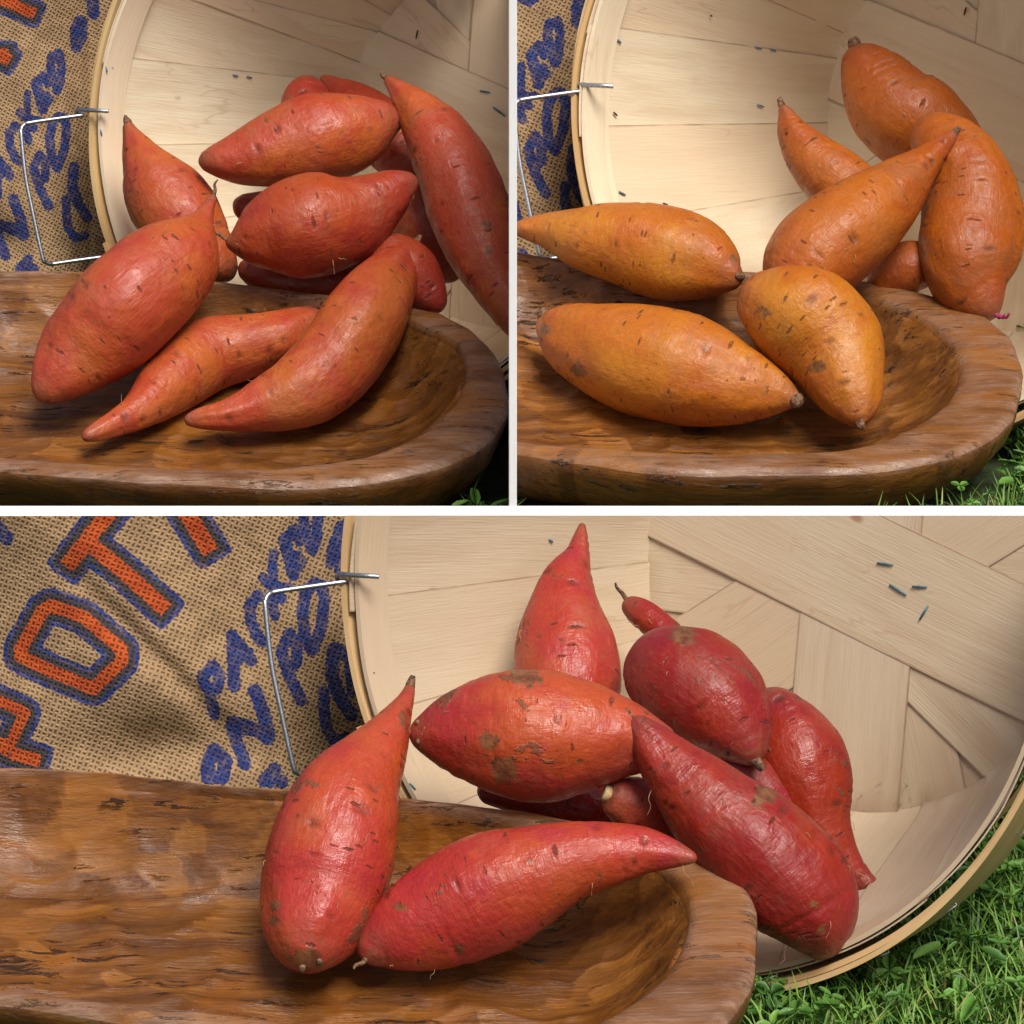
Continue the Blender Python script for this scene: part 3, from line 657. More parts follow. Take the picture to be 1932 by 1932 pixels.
def sack(x0, x1, y0, y1, depth, cm, inv, label, orange, blue, sc, seed, ang=-22):
    st = 2.6; xs = np.arange(x0, x1+st, st); ys = np.arange(y0, y1+st, st)
    X, Y = np.meshgrid(xs, ys, indexing='ij')
    U, Vv = inv(X, Y)                       # front-basket picture units
    D = depth(X, Y)
    q = np.stack([U/150., Vv/150., 0*U+seed], -1)
    D = D+(fnoise(q, 31)*.010+fnoise(q*2.2, 32)*.0045+fnoise(q*5, 33)*.0011)
    # one long soft fold and a hollow
    fold = (U-230)*.70-(Vv-1180)*.72
    D = D+.021*np.exp(-((Vv-1415)/70.)**2-((U-310)/180.)**2)+.010*np.exp(-(fold/24)**2)*np.exp(-((U-290)/130.)**2)
    A = P(X, Y, D); 
    Bk = P(X, Y, D+.10-.085*np.clip(np.abs((X-(x0+x1)/2)/((x1-x0)/2))**4, 0, 1))
    so_ = np.full(X.shape, 1e6); sb = np.full(X.shape, 1e6)
    for p, hw, c in orange: so_ = np.minimum(so_, seg_sdf(U, Vv, p, hw, c) if c or len(p) > 4 else box_sdf(U, Vv, p, hw))
    for p, hw, c in blue: sb = np.minimum(sb, seg_sdf(U, Vv, p, hw*1.12+1.6, c))
    a = math.radians(ang); g = 9.6
    # cloth coordinates in yarns, sheared and stretched a little over the bulge
    wx = U+10*np.sin(Vv/130.)+8*np.sin(U/90.); wy = Vv+12*np.sin(U/160.)
    wu = (wx*math.cos(a)-wy*math.sin(a))/g; wv_ = (wx*math.sin(a)+wy*math.cos(a))/g
    V, F = slab(A, Bk); n = A.shape[0]*A.shape[1]
    wv = np.stack([wu, wv_, 0*wu], -1).reshape(-1, 3); ink = np.stack([so_, sb, 0*so_], -1).reshape(-1, 3)
    o = mk('burlap_sack', V, F, BURLAP, attrs={'wv': np.vstack([wv, wv]), 'ink': np.vstack([ink, ink])})
    o['label'] = label; o['category'] = 'sack'; o['group'] = 'printed burlap sacks standing beside the baskets'
    return o

# ------------------------------------------------------------------ the three displays
ZR = 0.05                                   # the rear half of the lawn lies a little higher
cmF = lambda x, y: (x, y)
cmL = lambda x, y: (.77*(x-715)+205, .77*(y-1088)+210)
cmR = lambda x, y: (.87*(x-715)+1157, .87*(y-1088)+163)
invF = lambda X, Y: (X, Y)
invL = lambda X, Y: ((X-205)/.77+715, (Y-210)/.77+1088)
invR = lambda X, Y: ((X-1157)/.87+715, (Y-163)/.87+1088)

# added white boards, in place of the dividing lines between three views
dW = 2.375
wt = P(966, 959, dW); YW = float(wt[1]); ZW = float(wt[2])
def box(name, x0, x1, y0, y1, z0, z1, mat):
    bm = bmesh.new(); bmesh.ops.create_cube(bm, size=1)
    for v in bm.verts: v.co = Vector(((x0+x1)/2+v.co.x*(x1-x0), (y0+y1)/2+v.co.y*(y1-y0), (z0+z1)/2+v.co.z*(z1-z0)))
    bmesh.ops.bevel(bm, geom=bm.edges[:], offset=.0003, segments=2, affect='EDGES')
    me = bpy.data.meshes.new(name); bm.to_mesh(me); bm.free(); me.materials.append(mat)
    o = bpy.data.objects.new(name, me); COL.objects.link(o); return o
bl = box('added_divider_board', -.46, .46, YW, YW+.0045, -.03, ZW, BOARD)
for v in bl.data.vertices:              # its top edge is sloped to catch the sun and show whiter
    if v.co.z > 0 and v.co.y < YW+.002: v.co.z -= .0055
bl['label'] = 'added low wide white board, made for the dividing line between the front display and the two rear ones'; bl['category'] = 'added divider'
XL, XR = (960.3-966)*PX*2.40, (975-966)*PX*2.40
bt = box('added_divider_board', XL, XR, YW+.006, YW+.66, ZR-.03, .50, BOARD)
for v in bt.data.vertices:
    if v.co.z > .3: v.co.z = .425-(v.co.y-YW)*.20
for v in bt.data.vertices:              # front edge planed towards the light
    if v.co.y < YW+.3 and v.co.x > (XL+XR)/2: v.co.y += .0045
bt['label'] = 'added upright white board, made for the line dividing the coral sweet potatoes from the orange ones'; bt['category'] = 'added divider'
cropTop = (P(966, 972.5, 2.0), P(966, 972.5, 2.0)*0+np.array([0, SP, CP]))   # plane through the lens along y=972.5
_r = ray(966, 972.5); nTop = np.cross([1, 0, 0], _r); nTop /= np.linalg.norm(nTop)
if nTop[2] < 0: nTop = -nTop
CT = (tuple(P(966, 972.5, 2.0)), tuple(nTop))
CL = ((XL-.0002, 0, 0), (1, 0, 0)); CR = ((XR+.0002, 0, 0), (-1, 0, 0))

ticksF = [(1670, 1064, 30, 4, TEAL), (1694, 1113, 32, 20, TEAL), (1735, 1107, 28, 1, TEAL), (1743, 1156, 16, -26, TEAL),
          (697, 1140, 3, 14, BLUETICK), (720, 1145, 8, 10, DARKTICK), (724, 1200, 3, 10, BLUETICK), (735, 1225, 2, 6, DARKTICK), (705, 1270, 2, 3, DARKTICK), (778, 1484, 12, 12, TEAL), (1040, 1020, 6, 6, BLUETICK)]
ticksL = [(1637, 1040, 24, 4, TEAL), (1672, 1089, 30, 22, TEAL), (1470, 900, -4, 22, DARKTICK), (710, 985, 3, 14, BLUETICK), (727, 985, 8, 9, BLUETICK), (697, 1140, 3, 14, BLUETICK), (720, 1150, 8, 8, DARKTICK), (1026, 1000, 12, 3, BLUETICK), (1060, 1004, 12, 4, BLUETICK)]
ticksR = [(1478, 925, -5, 18, DARKTICK), (713, 990, 3, 14, BLUETICK), (728, 990, 8, 8, BLUETICK), (697, 1140, 3, 14, BLUETICK), (720, 1148, 8, 8, DARKTICK), (1030, 1005, 14, 3, BLUETICK), (1062, 1010, 12, 3, BLUETICK), (1035, 1130, 14, 4, BLUETICK), (928, 935, 3, 3, DARKTICK), (735, 1320, 14, 8, TEAL), (828, 1343, 10, 3, DARKTICK)]
bF = basket(1300, 1110, 748, 0, 'front pale wooden bushel basket on its side, whole lower rim showing on the grass', cmF, [CT], ticksF, 1, True, VEN_SHADED)
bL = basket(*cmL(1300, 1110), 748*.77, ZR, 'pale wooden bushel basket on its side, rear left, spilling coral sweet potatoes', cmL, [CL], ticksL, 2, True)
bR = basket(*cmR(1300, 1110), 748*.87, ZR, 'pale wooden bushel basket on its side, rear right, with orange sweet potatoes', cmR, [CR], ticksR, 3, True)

TILT = math.radians(12)
def frontpt(px, py, z):
    r = ray(px, py); t = (z-H)/r[2]; return np.array([0, 0, H])+r*t
oF = [(1437, 1745), (1425, 1850), (1370, 1925), (1280, 1985), (1150, 2010), (950, 2010), (700, 1990), (400, 1950), (200, 1915), (0, 1885), (-200, 1860), (-400, 1790), (-460, 1680), (-400, 1540), (-200, 1450), (0, 1440), (250, 1458), (520, 1480), (760, 1500), (1040, 1530), (1330, 1612), (1415, 1672)]
iF = [(1307, 1715), (1290, 1790), (1240, 1850), (1160, 1905), (1060, 1950), (900, 1962), (680, 1945), (400, 1915), (200, 1888), (0, 1862), (-180, 1835), (-340, 1770), (-390, 1680), (-340, 1570), (-180, 1485), (0, 1452), (250, 1468), (520, 1490), (760, 1512), (990, 1548), (1190, 1600), (1275, 1650)]
oL = [(958, 735), (952, 785), (915, 835), (850, 870), (740, 897), (620, 912), (480, 917), (300, 908), (120, 893), (0, 882), (-200, 862), (-330, 800), (-380, 700), (-330, 590), (-200, 530), (0, 509), (200, 515), (390, 525), (560, 545), (720, 568), (850, 592), (925, 650)]
iL = [(885, 690), (872, 740), (830, 790), (760, 835), (680, 862), (580, 880), (480, 886), (300, 882), (120, 872), (0, 862), (-180, 840), (-290, 790), (-330, 700), (-290, 610), (-180, 555), (0, 520), (200, 525), (390, 536), (560, 558), (690, 580), (795, 610), (862, 645)]
oR = [(1932, 715), (1915, 775), (1870, 820), (1780, 862), (1660, 885), (1500, 895), (1330, 895), (1180, 884), (1050, 866), (960, 852), (860, 835), (760, 790), (730, 690), (760, 570), (860, 485), (960, 472), (1100, 488), (1300, 502), (1500, 515), (1640, 528), (1800, 565), (1905, 628)]
iR = [(1818, 695), (1800, 745), (1755, 790), (1680, 825), (1580, 847), (1450, 857), (1320, 858), (1180, 853), (1050, 843), (960, 835), (880, 815), (800, 770), (775, 690), (800, 590), (880, 500), (960, 482), (1100, 498), (1300, 512), (1480, 530), (1610, 550), (1730, 590), (1795, 640)]
BF = bowl(oF, iF, frontpt(400, 1950, .050), TILT, .046, 'front carved brown wooden dough bowl holding two red sweet potatoes', seed=3)
BL = bowl(oL, iL, frontpt(480, 917, ZR+.042), TILT, .046, 'carved brown wooden dough bowl at rear left holding three coral sweet potatoes', seed=14)
BR = bowl(oR, iR, frontpt(1400, 895, ZR+.042), TILT, .046, 'darker brown wooden dough bowl at rear right holding orange sweet potatoes', seed=25)
for B_, c_ in ((BL, CL), (BR, CR)):
    for p_ in B_[1]: crop(p_, *c_)

dF = lambda X, Y: 2.125+.075*np.clip((X-480)/260., 0, 1)**1.5+.03*((X-200)/500.)**2
dLk = lambda X, Y: (bL[1]+.14)+.04*np.clip((X-60)/110., 0, 1)**1.5
dRk = lambda X, Y: (bR[1]+.16)+.05*np.clip((X-1010)/110., 0, 1)**1.5
sack(-260, 735, 973, 1600, dF, cmF, invF, 'large front burlap sack printed with big orange letters and blue writing', ORANGE, BLUE, 1, 1)
def Z4(p): return [tuple(float(t) for t in invL(a*.2733, b*.2733)) for a, b in p]
def Z5(p): return [tuple(float(t) for t in invR(971.7+a*.2149, b*.2149)) for a, b in p]
k4, k5 = .2733/.77, .2149/.87
OL_ = [(Z4([(-60, -60), (40, 10), (240, 95)]), 38*k4, False), (Z4([(-60, 360), (60, 370), (20, 440)]), 30*k4, False)]
BL_ = [b for b in BLUE[1:26]]+[(Z4([(545, 140), (515, 210), (525, 330), (565, 260), (570, 150)]), 27*k4, True), (Z4([(640, 0), (645, 90)]), 35*k4, False)]
BR_ = BLUE[1:26]+[(Z5([(560, 0), (545, 80), (545, 190)]), 42*k5, False), (Z5([(610, -20), (600, 90)]), 35*k5, False), (Z5([(30, -20), (130, 20), (180, -20)]), 30*k5, False)]
sack(-150, 235, -14, 690, dLk, cmL, invL, 'burlap sack with orange and blue print standing behind the rear left bowl', OL_, BL_, .77, 2, -26)
XRc = 966+XR/PX/2.82
sack(XRc, 1190, -14, 640, dRk, cmR, invR, 'burlap sack with blue letters seen beside the rear right basket', [], BR_, .87, 3, -24)

GL, GR, GF = 'coral sweet potatoes of the rear left display', 'orange sweet potatoes of the rear right display', 'red sweet potatoes of the front display'
POT = [
 dict(set='L', label='plump coral sweet potato lying in the rear left bowl, thin neck pointing up', d=('bowl', 0, .015, .040, .054, .072), pts=[(72, 754, 14), (98, 722, 46), (140, 675, 78), (192, 622, 95), (245, 570, 103), (300, 520, 100), (343, 477, 80), (364, 447, 50), (380, 418, 25), (391, 396, 14), (402, 370, 8)], ends=(None, 'thin'), roots=3),
 dict(set='L', label='coral sweet potato standing against the left rim of the rear left basket', d=(bL[1]+.06, bL[1]+.02), pts=[(240, 231, 9), (247, 252, 17), (270, 300, 44), (298, 350, 73), (335, 405, 78), (375, 455, 66), (415, 500, 42), (440, 524, 14)], ends=('stub', None)),
 dict(set='L', label='long coral sweet potato lying across the top of the rear left pile', d=(bL[1]+.02, bL[1]+.05), pts=[(374, 305, 11), (400, 303, 28), (450, 300, 50), (520, 284, 73), (600, 264, 86), (670, 245, 72), (720, 230, 47), (748, 226, 24), (757, 224, 8)], ends=(None, None), lump=1.2),
 dict(set='L', label='redder coral sweet potato mid-pile at rear left, dark stem end pointing left', deep=1, d=(bL[1]-.035, bL[1]-.01), pts=[(426, 452, 7), (440, 455, 22), (472, 451, 56), (530, 438, 90), (590, 428, 98), (650, 415, 88), (700, 388, 64), (750, 355, 38), (788, 338, 12)], ends=('thin', None), roots=4),
 dict(set='L', label='long curved coral sweet potato leaning down the right side of the rear left basket', d=(bL[1]+.06, bL[1]-.03), pts=[(728, 147, 9), (748, 165, 18), (785, 205, 42), (828, 262, 66), (862, 330, 75), (886, 400, 77), (912, 470, 70), (945, 540, 55), (985, 600, 45), (1020, 650, 30), (1035, 680, 10)], ends=('stub', None), mud=[(920, 430, 18, .7), (925, 470, 14, .7)], pits=20),
 dict(set='L', label='small dark coral sweet potato tip rising behind the top of the rear left pile', deep=1, d=(bL[1]+.15, bL[1]+.11), pts=[(588, 148, 14), (582, 172, 40), (580, 205, 55), (600, 250, 60), (620, 290, 40), (630, 310, 10)]),
 dict(set='L', label='coral sweet potato half hidden at the back of the pile, beside the small tip', deep=1, d=(bL[1]+.155, bL[1]+.10), pts=[(606, 145, 7), (630, 163, 18), (668, 195, 40), (715, 240, 58), (760, 290, 60), (785, 330, 40), (795, 350, 14)]),
 dict(set='L', label='shaded coral sweet potato behind the redder one, only its side showing', deep=1, d=(bL[1]+.10, bL[1]+.06), pts=[(740, 300, 20), (770, 350, 56), (805, 420, 68), (835, 480, 58), (855, 530, 20)]),
 dict(set='L', label='coral sweet potato just inside the rear left basket mouth behind the bowl rim', deep=1, d=(bL[1]+.00, bL[1]-.02), pts=[(680, 450, 22), (725, 485, 52), (775, 525, 62), (815, 565, 36), (832, 588, 10)], tips=(0, 0), crease=.2),
 dict(set='L', label='deep shaded coral sweet potato beneath the rear left pile', deep=1, d=(bL[1]+.06, bL[1]+.07), pts=[(440, 380, 14), (480, 396, 36), (540, 405, 46), (610, 400, 36), (640, 395, 12)], tips=(0, 0), crease=0, roots=0, pits=3),
 dict(set='L', label='added dark coral sweet potato filling in the shadow under the redder mid-pile one', deep=1, d=(bL[1]+.02, bL[1]+.02), pts=[(450, 500, 16), (500, 520, 38), (570, 535, 44), (640, 530, 42), (700, 520, 18)], tips=(0, 0), roots=0, pits=3, crease=0),  # added root, its dark skin stands for the shadow here
 dict(set='L', label='curved smooth coral sweet potato at the right end of the rear left bowl', d=('bowl', 0, .0, .010, .034, .045), pts=[(348, 796, 7), (372, 790, 20), (430, 785, 31), (500, 765, 52), (570, 735, 72), (630, 685, 83), (675, 620, 80), (710, 560, 68), (745, 510, 49), (772, 475, 25), (786, 456, 6)], ends=(None, 'stub'), pits=14),
 dict(set='L', label='wavy coral sweet potato in the middle of the rear left bowl, pink tip lower left', d=('bowl', 0, .0, .012), pts=[(156, 827, 8), (180, 815, 18), (225, 795, 25), (270, 768, 42), (325, 718, 66), (385, 672, 71), (450, 655, 62), (520, 638, 54), (575, 612, 37), (612, 592, 14)], pits=14),

 dict(set='R', label='long orange sweet potato lying over the back rim of the rear right bowl', d=('bowl', .042, .038), pts=[(966, 432, 10), (1000, 432, 24), (1050, 438, 42), (1100, 452, 62), (1160, 458, 76), (1230, 468, 88), (1300, 485, 82), (1350, 505, 60), (1385, 520, 32), (1403, 522, 14)], stubs=[(1396, 522, 9)], lump=1.3, mud=[(1383, 486, 9, 1)]),
 dict(set='R', label='broad orange sweet potato at the front left of the rear right bowl, black ends', d=('bowl', 0, 0), stubs=[(1024, 590, 11), (1500, 756, 12)], pts=[(1030, 602, 15), (1044, 618, 40), (1080, 635, 70), (1150, 660, 94), (1220, 682, 106), (1300, 703, 101), (1370, 722, 84), (1430, 735, 60), (1475, 746, 36), (1498, 754, 18), (1508, 758, 10)], ends=(None, None), mud=[(1030, 620, 14, .9), (1088, 700, 22, .8)], roots=1),
 dict(set='R', label='pear-shaped golden orange sweet potato at the right of the rear right bowl', d=('bowl', .044, .034, .015, .0), pts=[(1398, 548, 22), (1425, 560, 58), (1478, 582, 94), (1528, 612, 106), (1570, 660, 97), (1595, 710, 80), (1612, 755, 55), (1622, 785, 30), (1628, 800, 10)], stubs=[(1622, 800, 10)], mud=[(1440, 590, 24, .6), (1540, 690, 22, .7)], roots=1),
 dict(set='R', label='spindle-shaped orange sweet potato with a long neck pointing up right', deep=1, d=(bR[1]+.03, bR[1]-.03), pts=[(1801, 250, 8), (1785, 268, 18), (1750, 302, 32), (1700, 350, 56), (1640, 400, 80), (1585, 445, 95), (1540, 485, 93), (1505, 520, 76), (1480, 550, 45), (1470, 566, 18)], ends=('stub', None), pits=20, roots=2),
 dict(set='R', label='slim orange sweet potato behind the spindle-shaped one, tip up left', deep=1, d=(bR[1]+.08, bR[1]+.05), pts=[(1475, 198, 7), (1483, 216, 16), (1500, 255, 34), (1535, 300, 52), (1580, 340, 60), (1630, 380, 55), (1680, 420, 35), (1700, 440, 10)], ends=('stub', None)),
 dict(set='R', label='big orange sweet potato highest in the back of the rear right basket', deep=1, d=(bR[1]+.15, bR[1]+.13), pts=[(1612, 84, 20), (1624, 110, 42), (1655, 160, 74), (1690, 210, 92), (1735, 240, 96), (1785, 275, 80), (1825, 320, 52), (1842, 350, 16)], ends=('stub', None), pits=16),
 dict(set='R', label='long upright orange sweet potato at the right of the rear right basket, purple sprout below', deep=1, d=(bR[1]+.075, bR[1]+.0), pts=[(1738, 225, 20), (1762, 255, 55), (1798, 300, 80), (1826, 355, 90), (1832, 420, 95), (1828, 490, 98), (1838, 540, 80), (1862, 578, 42), (1880, 596, 14)], ends=(None, 'sprout'), pits=22),
 dict(set='R', label='shaded orange sweet potato glimpsed low between two bigger ones', deep=1, d=(bR[1]+.04, bR[1]+.04), pts=[(1640, 545, 20), (1690, 515, 46), (1735, 505, 50), (1775, 520, 20)], tips=(0, 0), crease=0, roots=0, pits=3),

 dict(set='F', label='red sweet potato standing on its fat end in the front bowl, neck up', d=('bowl', .062, .050, .034, .012, .003), pts=[(774, 1294, 9), (768, 1315, 15), (752, 1345, 27), (728, 1388, 47), (695, 1440, 71), (662, 1495, 94), (636, 1555, 110), (618, 1620, 120), (602, 1692, 112), (588, 1742, 97), (579, 1782, 74), (573, 1812, 46), (570, 1826, 18)], ends=('stub', None), stubs=[(562, 1842, 9), (604, 1812, 6)], mud=[(575, 1828, 42, 1.1), (520, 1710, 14, .9), (516, 1740, 14, .9), (560, 1540, 10, .7)], crease=.25, pits=20, roots=3),
 dict(set='F', label='red sweet potato lying diagonally in the front bowl, pointed tip right', d=('bowl', 0, .005, .018, .036, .042, .044), pts=[(688, 1812, 16), (710, 1788, 47), (760, 1763, 80), (830, 1730, 104), (910, 1690, 114), (990, 1652, 102), (1070, 1625, 79), (1150, 1612, 58), (1220, 1605, 41), (1275, 1612, 26), (1305, 1618, 13), (1316, 1618, 6)], ends=('thin', None), mud=[(760, 1715, 18, .8), (870, 1790, 14, .8), (1000, 1625, 16, .6)], pits=18, roots=4),
 dict(set='F', label='fat red sweet potato with brown patches behind the bowl, lying level', d=(bF[1]+.005, bF[1]-.01), pts=[(770, 1382, 14), (792, 1383, 34), (830, 1383, 66), (890, 1384, 98), (960, 1386, 122), (1030, 1387, 125), (1100, 1388, 108), (1170, 1392, 80), (1230, 1402, 52), (1280, 1410, 22)], stubs=[(772, 1380, 10), (790, 1398, 5), (788, 1362, 5)], mud=[(920, 1400, 22, 1), (955, 1450, 30, 1.1), (1000, 1275, 30, .75), (1095, 1435, 9, .9), (975, 1272, 20, .8)], pits=16, roots=2),
 dict(set='F', label='red sweet potato standing at the back left of the front basket, narrow tip up', d=(bF[1]+.17, bF[1]+.10), pts=[(1099, 987, 5), (1096, 1010, 13), (1090, 1048, 24), (1074, 1085, 46), (1064, 1130, 68), (1063, 1180, 88), (1070, 1240, 101), (1075, 1295, 104), (1080, 1350, 88), (1085, 1400, 50), (1086, 1420, 18)], pits=16),
 dict(set='F', label='round dark red sweet potato at the back of the front basket', deep=1, d=(bF[1]+.10, bF[1]+.05), pts=[(1205, 1212, 26), (1228, 1234, 66), (1264, 1264, 98), (1312, 1300, 112), (1358, 1340, 103), (1394, 1382, 73), (1416, 1415, 40), (1430, 1438, 14)], ends=(None, 'stub'), mud=[(1290, 1195, 32, .9)], pits=18, roots=3),
 dict(set='F', label='narrow red neck of a sweet potato poking up behind the round dark one', deep=1, d=(bF[1]+.19, bF[1]+.15), pts=[(1180, 1131, 9), (1195, 1146, 22), (1224, 1168, 30), (1256, 1194, 30), (1300, 1240, 34), (1330, 1280, 30), (1340, 1300, 14)], ends=('thin', None)),
 dict(set='F', label='darkest red sweet potato at the right of the front pile, in shade', deep=1, d=(bF[1]+.10, bF[1]+.07), pts=[(1440, 1300, 24), (1472, 1360, 72), (1502, 1425, 94), (1522, 1495, 86), (1545, 1565, 64), (1590, 1630, 40), (1632, 1665, 24), (1653, 1684, 14)], ends=(None, 'stub'), pits=14),
 dict(set='F', label='glossy red sweet potato slanting down to the front lip of the basket', deep=1, d=(bF[1]-.02, bF[1]-.03, bF[1]-.034), pts=[(1190, 1354, 12), (1210, 1377, 29), (1245, 1425, 51), (1295, 1480, 73), (1350, 1535, 93), (1410, 1585, 107), (1470, 1640, 113), (1515, 1695, 107), (1538, 1745, 84), (1545, 1788, 50), (1543, 1812, 16)], ends=('stub', None), mud=[(1440, 1500, 30, .8), (1535, 1705, 14, .7), (1548, 1755, 12, .7)], pits=20, roots=5),
 dict(set='F', label='small red sweet potato with a pale cut end, tucked under the glossy one', d=(bF[1]-.005, bF[1]+.03), pts=[(1142, 1494, 20), (1156, 1499, 37), (1200, 1520, 56), (1260, 1550, 60), (1310, 1585, 42), (1335, 1600, 15)], ends=('cut', None), roots=1),
 dict(set='F', label='added dark red sweet potato filling the bright gap between the round dark one and the glossy one', deep=1, d=(bF[1]+.075, bF[1]+.075), pts=[(1310, 1420, 18), (1370, 1445, 46), (1430, 1485, 54), (1480, 1530, 44), (1510, 1560, 16)], tips=(0, 0), crease=0, roots=0, pits=4),  # added filler, dark skin in place of shade in the gap
 dict(set='F', label='dark sliver of red sweet potato under the fat patched one', deep=1, d=(bF[1]+.06, bF[1]+.05), pts=[(900, 1490, 18), (980, 1500, 40), (1070, 1515, 50), (1130, 1530, 46), (1180, 1550, 20)], tips=(0, 0), crease=0, roots=0, pits=3),
]
SETS = {'L': (BL, GL, 'coral'), 'R': (BR, GR, 'orange'), 'F': (BF, GF, 'red')}
for i, sp in enumerate(POT):
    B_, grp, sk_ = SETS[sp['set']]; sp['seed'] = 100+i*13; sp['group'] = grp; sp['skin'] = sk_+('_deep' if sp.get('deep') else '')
    outs = potato(sp, None, B_[2])
    if sp['set'] in 'LR':
        for o in outs:
            xs = [v.co.x for v in o.data.vertices]
            if sp['set'] == 'L' and max(xs) > XL-.0003 or sp['set'] == 'R' and min(xs) < XR+.0003: crop(o, *(CL if sp['set'] == 'L' else CR))

# ------------------------------------------------------------------ lawn
def soil_mat():
    m = M('lawn_ground'); g = m.n('ShaderNodeTexCoord').outputs['Object']
    c = m.mix(m.ramp(m.noise(g, 30, 5, .6), .35, .65), (.020, .035, .010), (.040, .075, .016))
    c = m.mix(m.ramp(m.noise(g, 160, 3), .5, .7, 0, .6), c, (.05, .035, .018))
    return m.out(Base_Color=c, Roughness=.95, Normal=m.bump(m.noise(g, 120, 4), .006))
def gz(x, y): return ZR*np.clip((y-YW+.012)/.02, 0, 1)
xs = np.concatenate([[-60, -8, -2], np.linspace(-.8, .8, 70), [2, 8, 60]]); ys = np.concatenate([[-20, 0], np.linspace(1.3, YW-.013, 30), [YW-.002], [YW+.010], np.linspace(YW+.02, 3.4, 30), [6, 20, 100]])
X, Y = np.meshgrid(xs, ys, indexing='ij'); Zg = gz(X, Y)-.004+.0015*np.sin(X*40)*np.cos(Y*37)*(np.abs(X) < 1)
lawn = mk('lawn', np.stack([X, Y, Zg], -1).reshape(-1, 3), gridF(len(xs), len(ys)), soil_mat()); lawn['kind'] = 'structure'
def leaf_mat(name, c1, c2, c3, tr=.25):
    m = M(name); oi = m.attr('tone'); g = m.n('ShaderNodeTexCoord').outputs['Object']
    c = m.mix(m.ramp(oi.outputs['Fac'], 0, .6), c1, c2); c = m.mix(m.ramp(oi.outputs['Fac'], .86, 1), c, c3)
    c = m.mix(m.ramp(m.noise(g, 900, 2), .4, .7, 0, .25), c, (.02, .05, .01))
    return m.out(Base_Color=c, Roughness=.5, Subsurface_Weight=0, Specular_IOR_Level=.4, Transmission_Weight=0)
GRASS = leaf_mat('grass_blade', (.050, .135, .018), (.170, .325, .042), (.46, .40, .16))
CLOV = leaf_mat('clover_leaf', (.045, .130, .022), (.125, .285, .042), (.24, .40, .07))
def inside_poly(px, py, poly):
    r = np.zeros(px.shape, bool); n = len(poly); j = n-1
    for i in range(n):
        xi, yi = poly[i]; xj, yj = poly[j]
        c = ((yi > py) != (yj > py)) & (px < (xj-xi)*(py-yi)/(yj-yi+1e-12)+xi); r ^= c; j = i
    return r
def free(x, y, top=.045):
    ok = np.ones(x.shape, bool); z0 = gz(x, y)
    for B_ in (BF, BL, BR):
        o = B_[3][::6, :2]; c = o.mean(0); ok &= ~inside_poly(x, y, [tuple(c+(p-c)*(1+.0)) for p in o])
    for b in (bF, bL, bR):
        C, ax, ay, az, R, rb, L = b[3]
        for h in (.0, .005):
            l = np.stack([x, y, z0+h], -1)-C; z = l@az; r = np.hypot(l@ax, l@ay)
            ok &= ~((z > -.003) & (z < L+.003) & (r < R+(rb-R)*z/L+.006))
            ok &= ~((z > -.012) & (z <= -.003) & (r < R-.004) & (h < .012) & False)
    ok &= ~((y > YW) & (y < YW+.13) & (((x > XR) & (x < .225)) | (x < -.055))); ok &= ~((np.abs(y-YW-.002) < .012)); ok &= ~((x > XL-.003) & (x < XR+.003) & (y > YW))
    return ok
def room(x, y):                   # how tall a blade may grow here before it would go through a basket wall
    hs = np.full(x.shape, .06)
    for h in (.045, .035, .025, .018, .012, .006):
        z0 = gz(x, y); bad = np.zeros(x.shape, bool)
        for b in (bF, bL, bR):
            C, ax, ay, az, R, rb, L = b[3]; l = np.stack([x, y, z0+h], -1)-C; z = l@az; r = np.hypot(l@ax, l@ay)
            bad |= (z > -.002) & (z < L+.003) & (r < R+(rb-R)*z/L+.007)
        hs = np.where(bad, h*.85, hs)
    return hs
def scatter(n, x0, x1, y0, y1):
    x = rng.uniform(x0, x1, n); y = rng.uniform(y0, y1, n); k = free(x, y); return x[k], y[k]
def blades(x, y, hmin, hmax, wd, name, seed):
    r = np.random.default_rng(seed); n = len(x); z = gz(x, y)-.004
    a = r.uniform(0, 6.28, n); h = np.minimum(r.uniform(hmin, hmax, n)*r.uniform(.6, 1, n), room(x, y)); ln = r.uniform(.15, .9, n)*h; w_ = wd*r.uniform(.6, 1.3, n)
    dx, dy = np.cos(a), np.sin(a); V = []; base = np.stack([x, y, z], -1); dirv = np.stack([dx, dy, 0*a], -1)
    t2 = a+np.pi/2+r.uniform(-.5, .5, n); sd = np.stack([np.cos(t2), np.sin(t2), 0*a], -1)
    lv = [(0, 1.), (.38, .95), (.72, .65), (1., .05)]
    for f, ww in lv:
        c = base+dirv*(ln*f**1.8)[:, None]+np.array([0, 0, 1])*(h*(f-.18*f**3))[:, None]
        V.append(c-sd*(w_*ww/2)[:, None]); V.append(c+sd*(w_*ww/2)[:, None])
    V = np.stack(V, 1); m_ = V.shape[1]; idx = np.arange(n)[:, None]*m_
    F = np.concatenate([idx+np.array([[2*k, 2*k+1, 2*k+3, 2*k+2]]) for k in range(3)], 0)
    tone = np.repeat(r.uniform(0, 1, n), m_)
    return V.reshape(-1, 3), F, tone
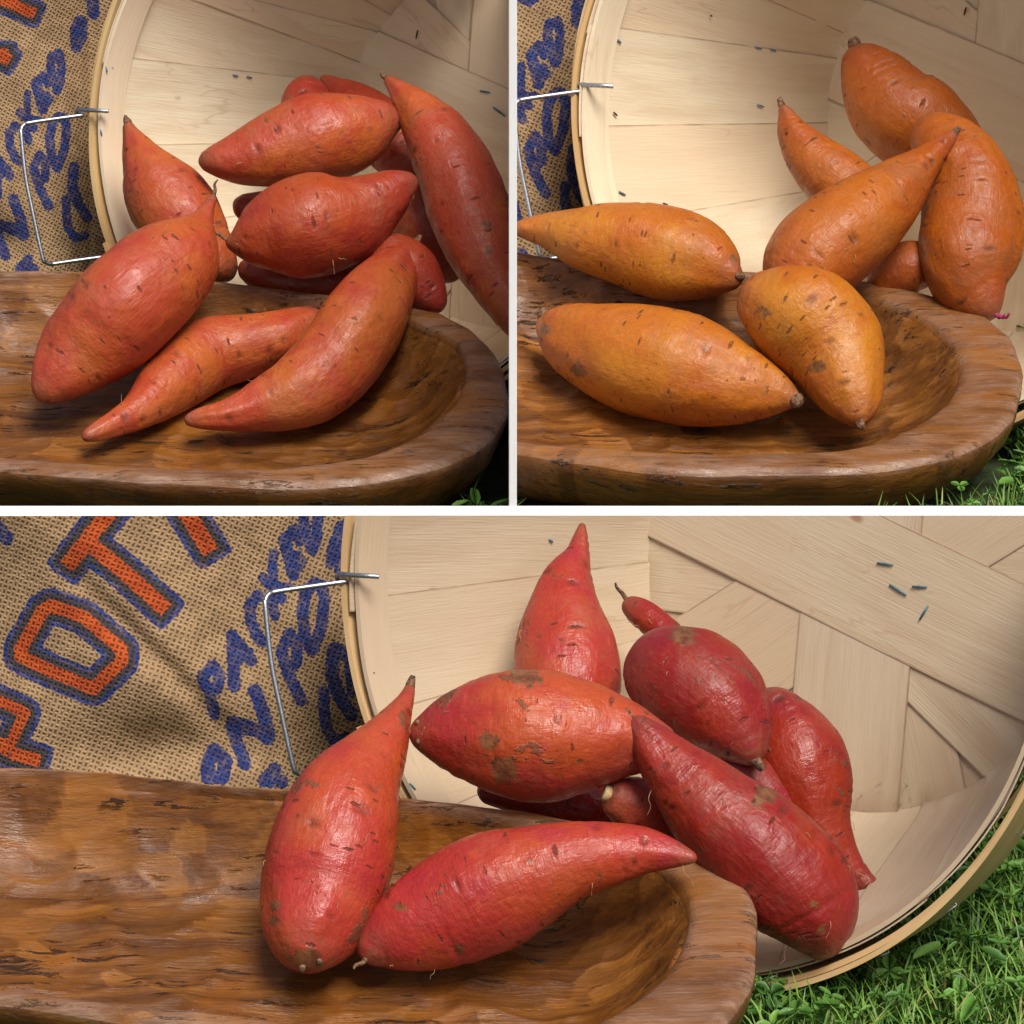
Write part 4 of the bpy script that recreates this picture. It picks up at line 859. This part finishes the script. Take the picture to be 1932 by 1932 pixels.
def clovers(x, y, hmin, hmax, seed):
    r = np.random.default_rng(seed); VV = []; FF = []; TT = []; o = 0
    ang = np.linspace(-2.5, 2.5, 9)
    rm = room(x, y)
    for i in range(len(x)):
        h = min(r.uniform(hmin, hmax), rm[i]*.8); s = r.uniform(.0018, .0050)*(1.5 if r.random() < .08 else 1); tl = r.normal(0, .3, 2); t = r.uniform(0, .93); z0 = float(gz(np.array([x[i]]), np.array([y[i]]))[0])-.004
        c = np.array([x[i]+r.normal(0, .006), y[i]+r.normal(0, .006), z0+h]); a0 = r.uniform(0, 6.28)
        b = np.array([x[i], y[i], z0]); sv = np.array([.0004, 0, 0]); m_ = (b+c)/2+np.array([r.normal(0, .002), r.normal(0, .002), .002])
        VV += [b-sv, b+sv, m_+sv, m_-sv, c+sv*.7, c-sv*.7]; FF += [[o, o+1, o+2, o+3], [o+3, o+2, o+4, o+5]]; TT += [t]*6; o += 6
        kind = r.random() < .72
        for k in range(3 if kind else 1):
            a = a0+k*2.094; ex = np.array([math.cos(a), math.sin(a), tl[0]*math.cos(a)+tl[1]*math.sin(a)]); ey = np.array([-math.sin(a), math.cos(a), -tl[0]*math.sin(a)+tl[1]*math.cos(a)])
            s_ = s*(1 if kind else 1.7); n0 = o; lw = .78 if kind else .45
            VV.append(c); VV.append(c+ex*s_*.95-np.array([0, 0, s_*.14])); VV.append(c+ex*s_*1.92-np.array([0, 0, s_*.25])*(.4 if kind else 1))
            for sg in (1, -1):
                for (f, w2) in ((.35, .55), (.95, 1.), (1.6, .78), (1.95, .35)):
                    VV.append(c+ex*s_*f+ey*sg*s_*lw*w2+np.array([0, 0, s_*.16*w2]))
            for q in (3, 7):
                ff = [[n0, n0+q, n0+1], [n0+1, n0+q, n0+q+1], [n0+1, n0+q+1, n0+q+2], [n0+1, n0+q+2, n0+2], [n0+2, n0+q+2, n0+q+3]]
                FF += ff
            TT += [t]*11; o += 11
    return VV, FF, TT
def grass(n, box_, cl, name, seed, hh=(.014, .044)):
    x, y = scatter(n, *box_); V, F, T = blades(x, y, hh[0], hh[1], .0013, name, seed)
    # a few long stalks
    x2, y2 = scatter(n//28, *box_); V2, F2, T2 = blades(x2, y2, .03, .055, .0011, name, seed+1)
    o = mk(name, np.vstack([V, V2]), np.vstack([F, F2+len(V)]), GRASS, attrs={'tone': np.concatenate([T, T2])}); o['kind'] = 'stuff'
    o['label'] = 'short green grass blades of the lawn'; o['category'] = 'grass'
    x, y = scatter(cl, *box_); V, F, T = clovers(x, y, .008, .028, seed+2)
    o = mk('clover', V, F, CLOV, attrs={'tone': T}); o['kind'] = 'stuff'; o['label'] = 'clover and small round weeds growing through the grass'; o['category'] = 'clover'
grass(60000, (-.30, .46, 1.50, YW), 5600, 'grass', 1)
grass(26000, (-.50, .50, YW, 2.95), 3600, 'grass', 5)
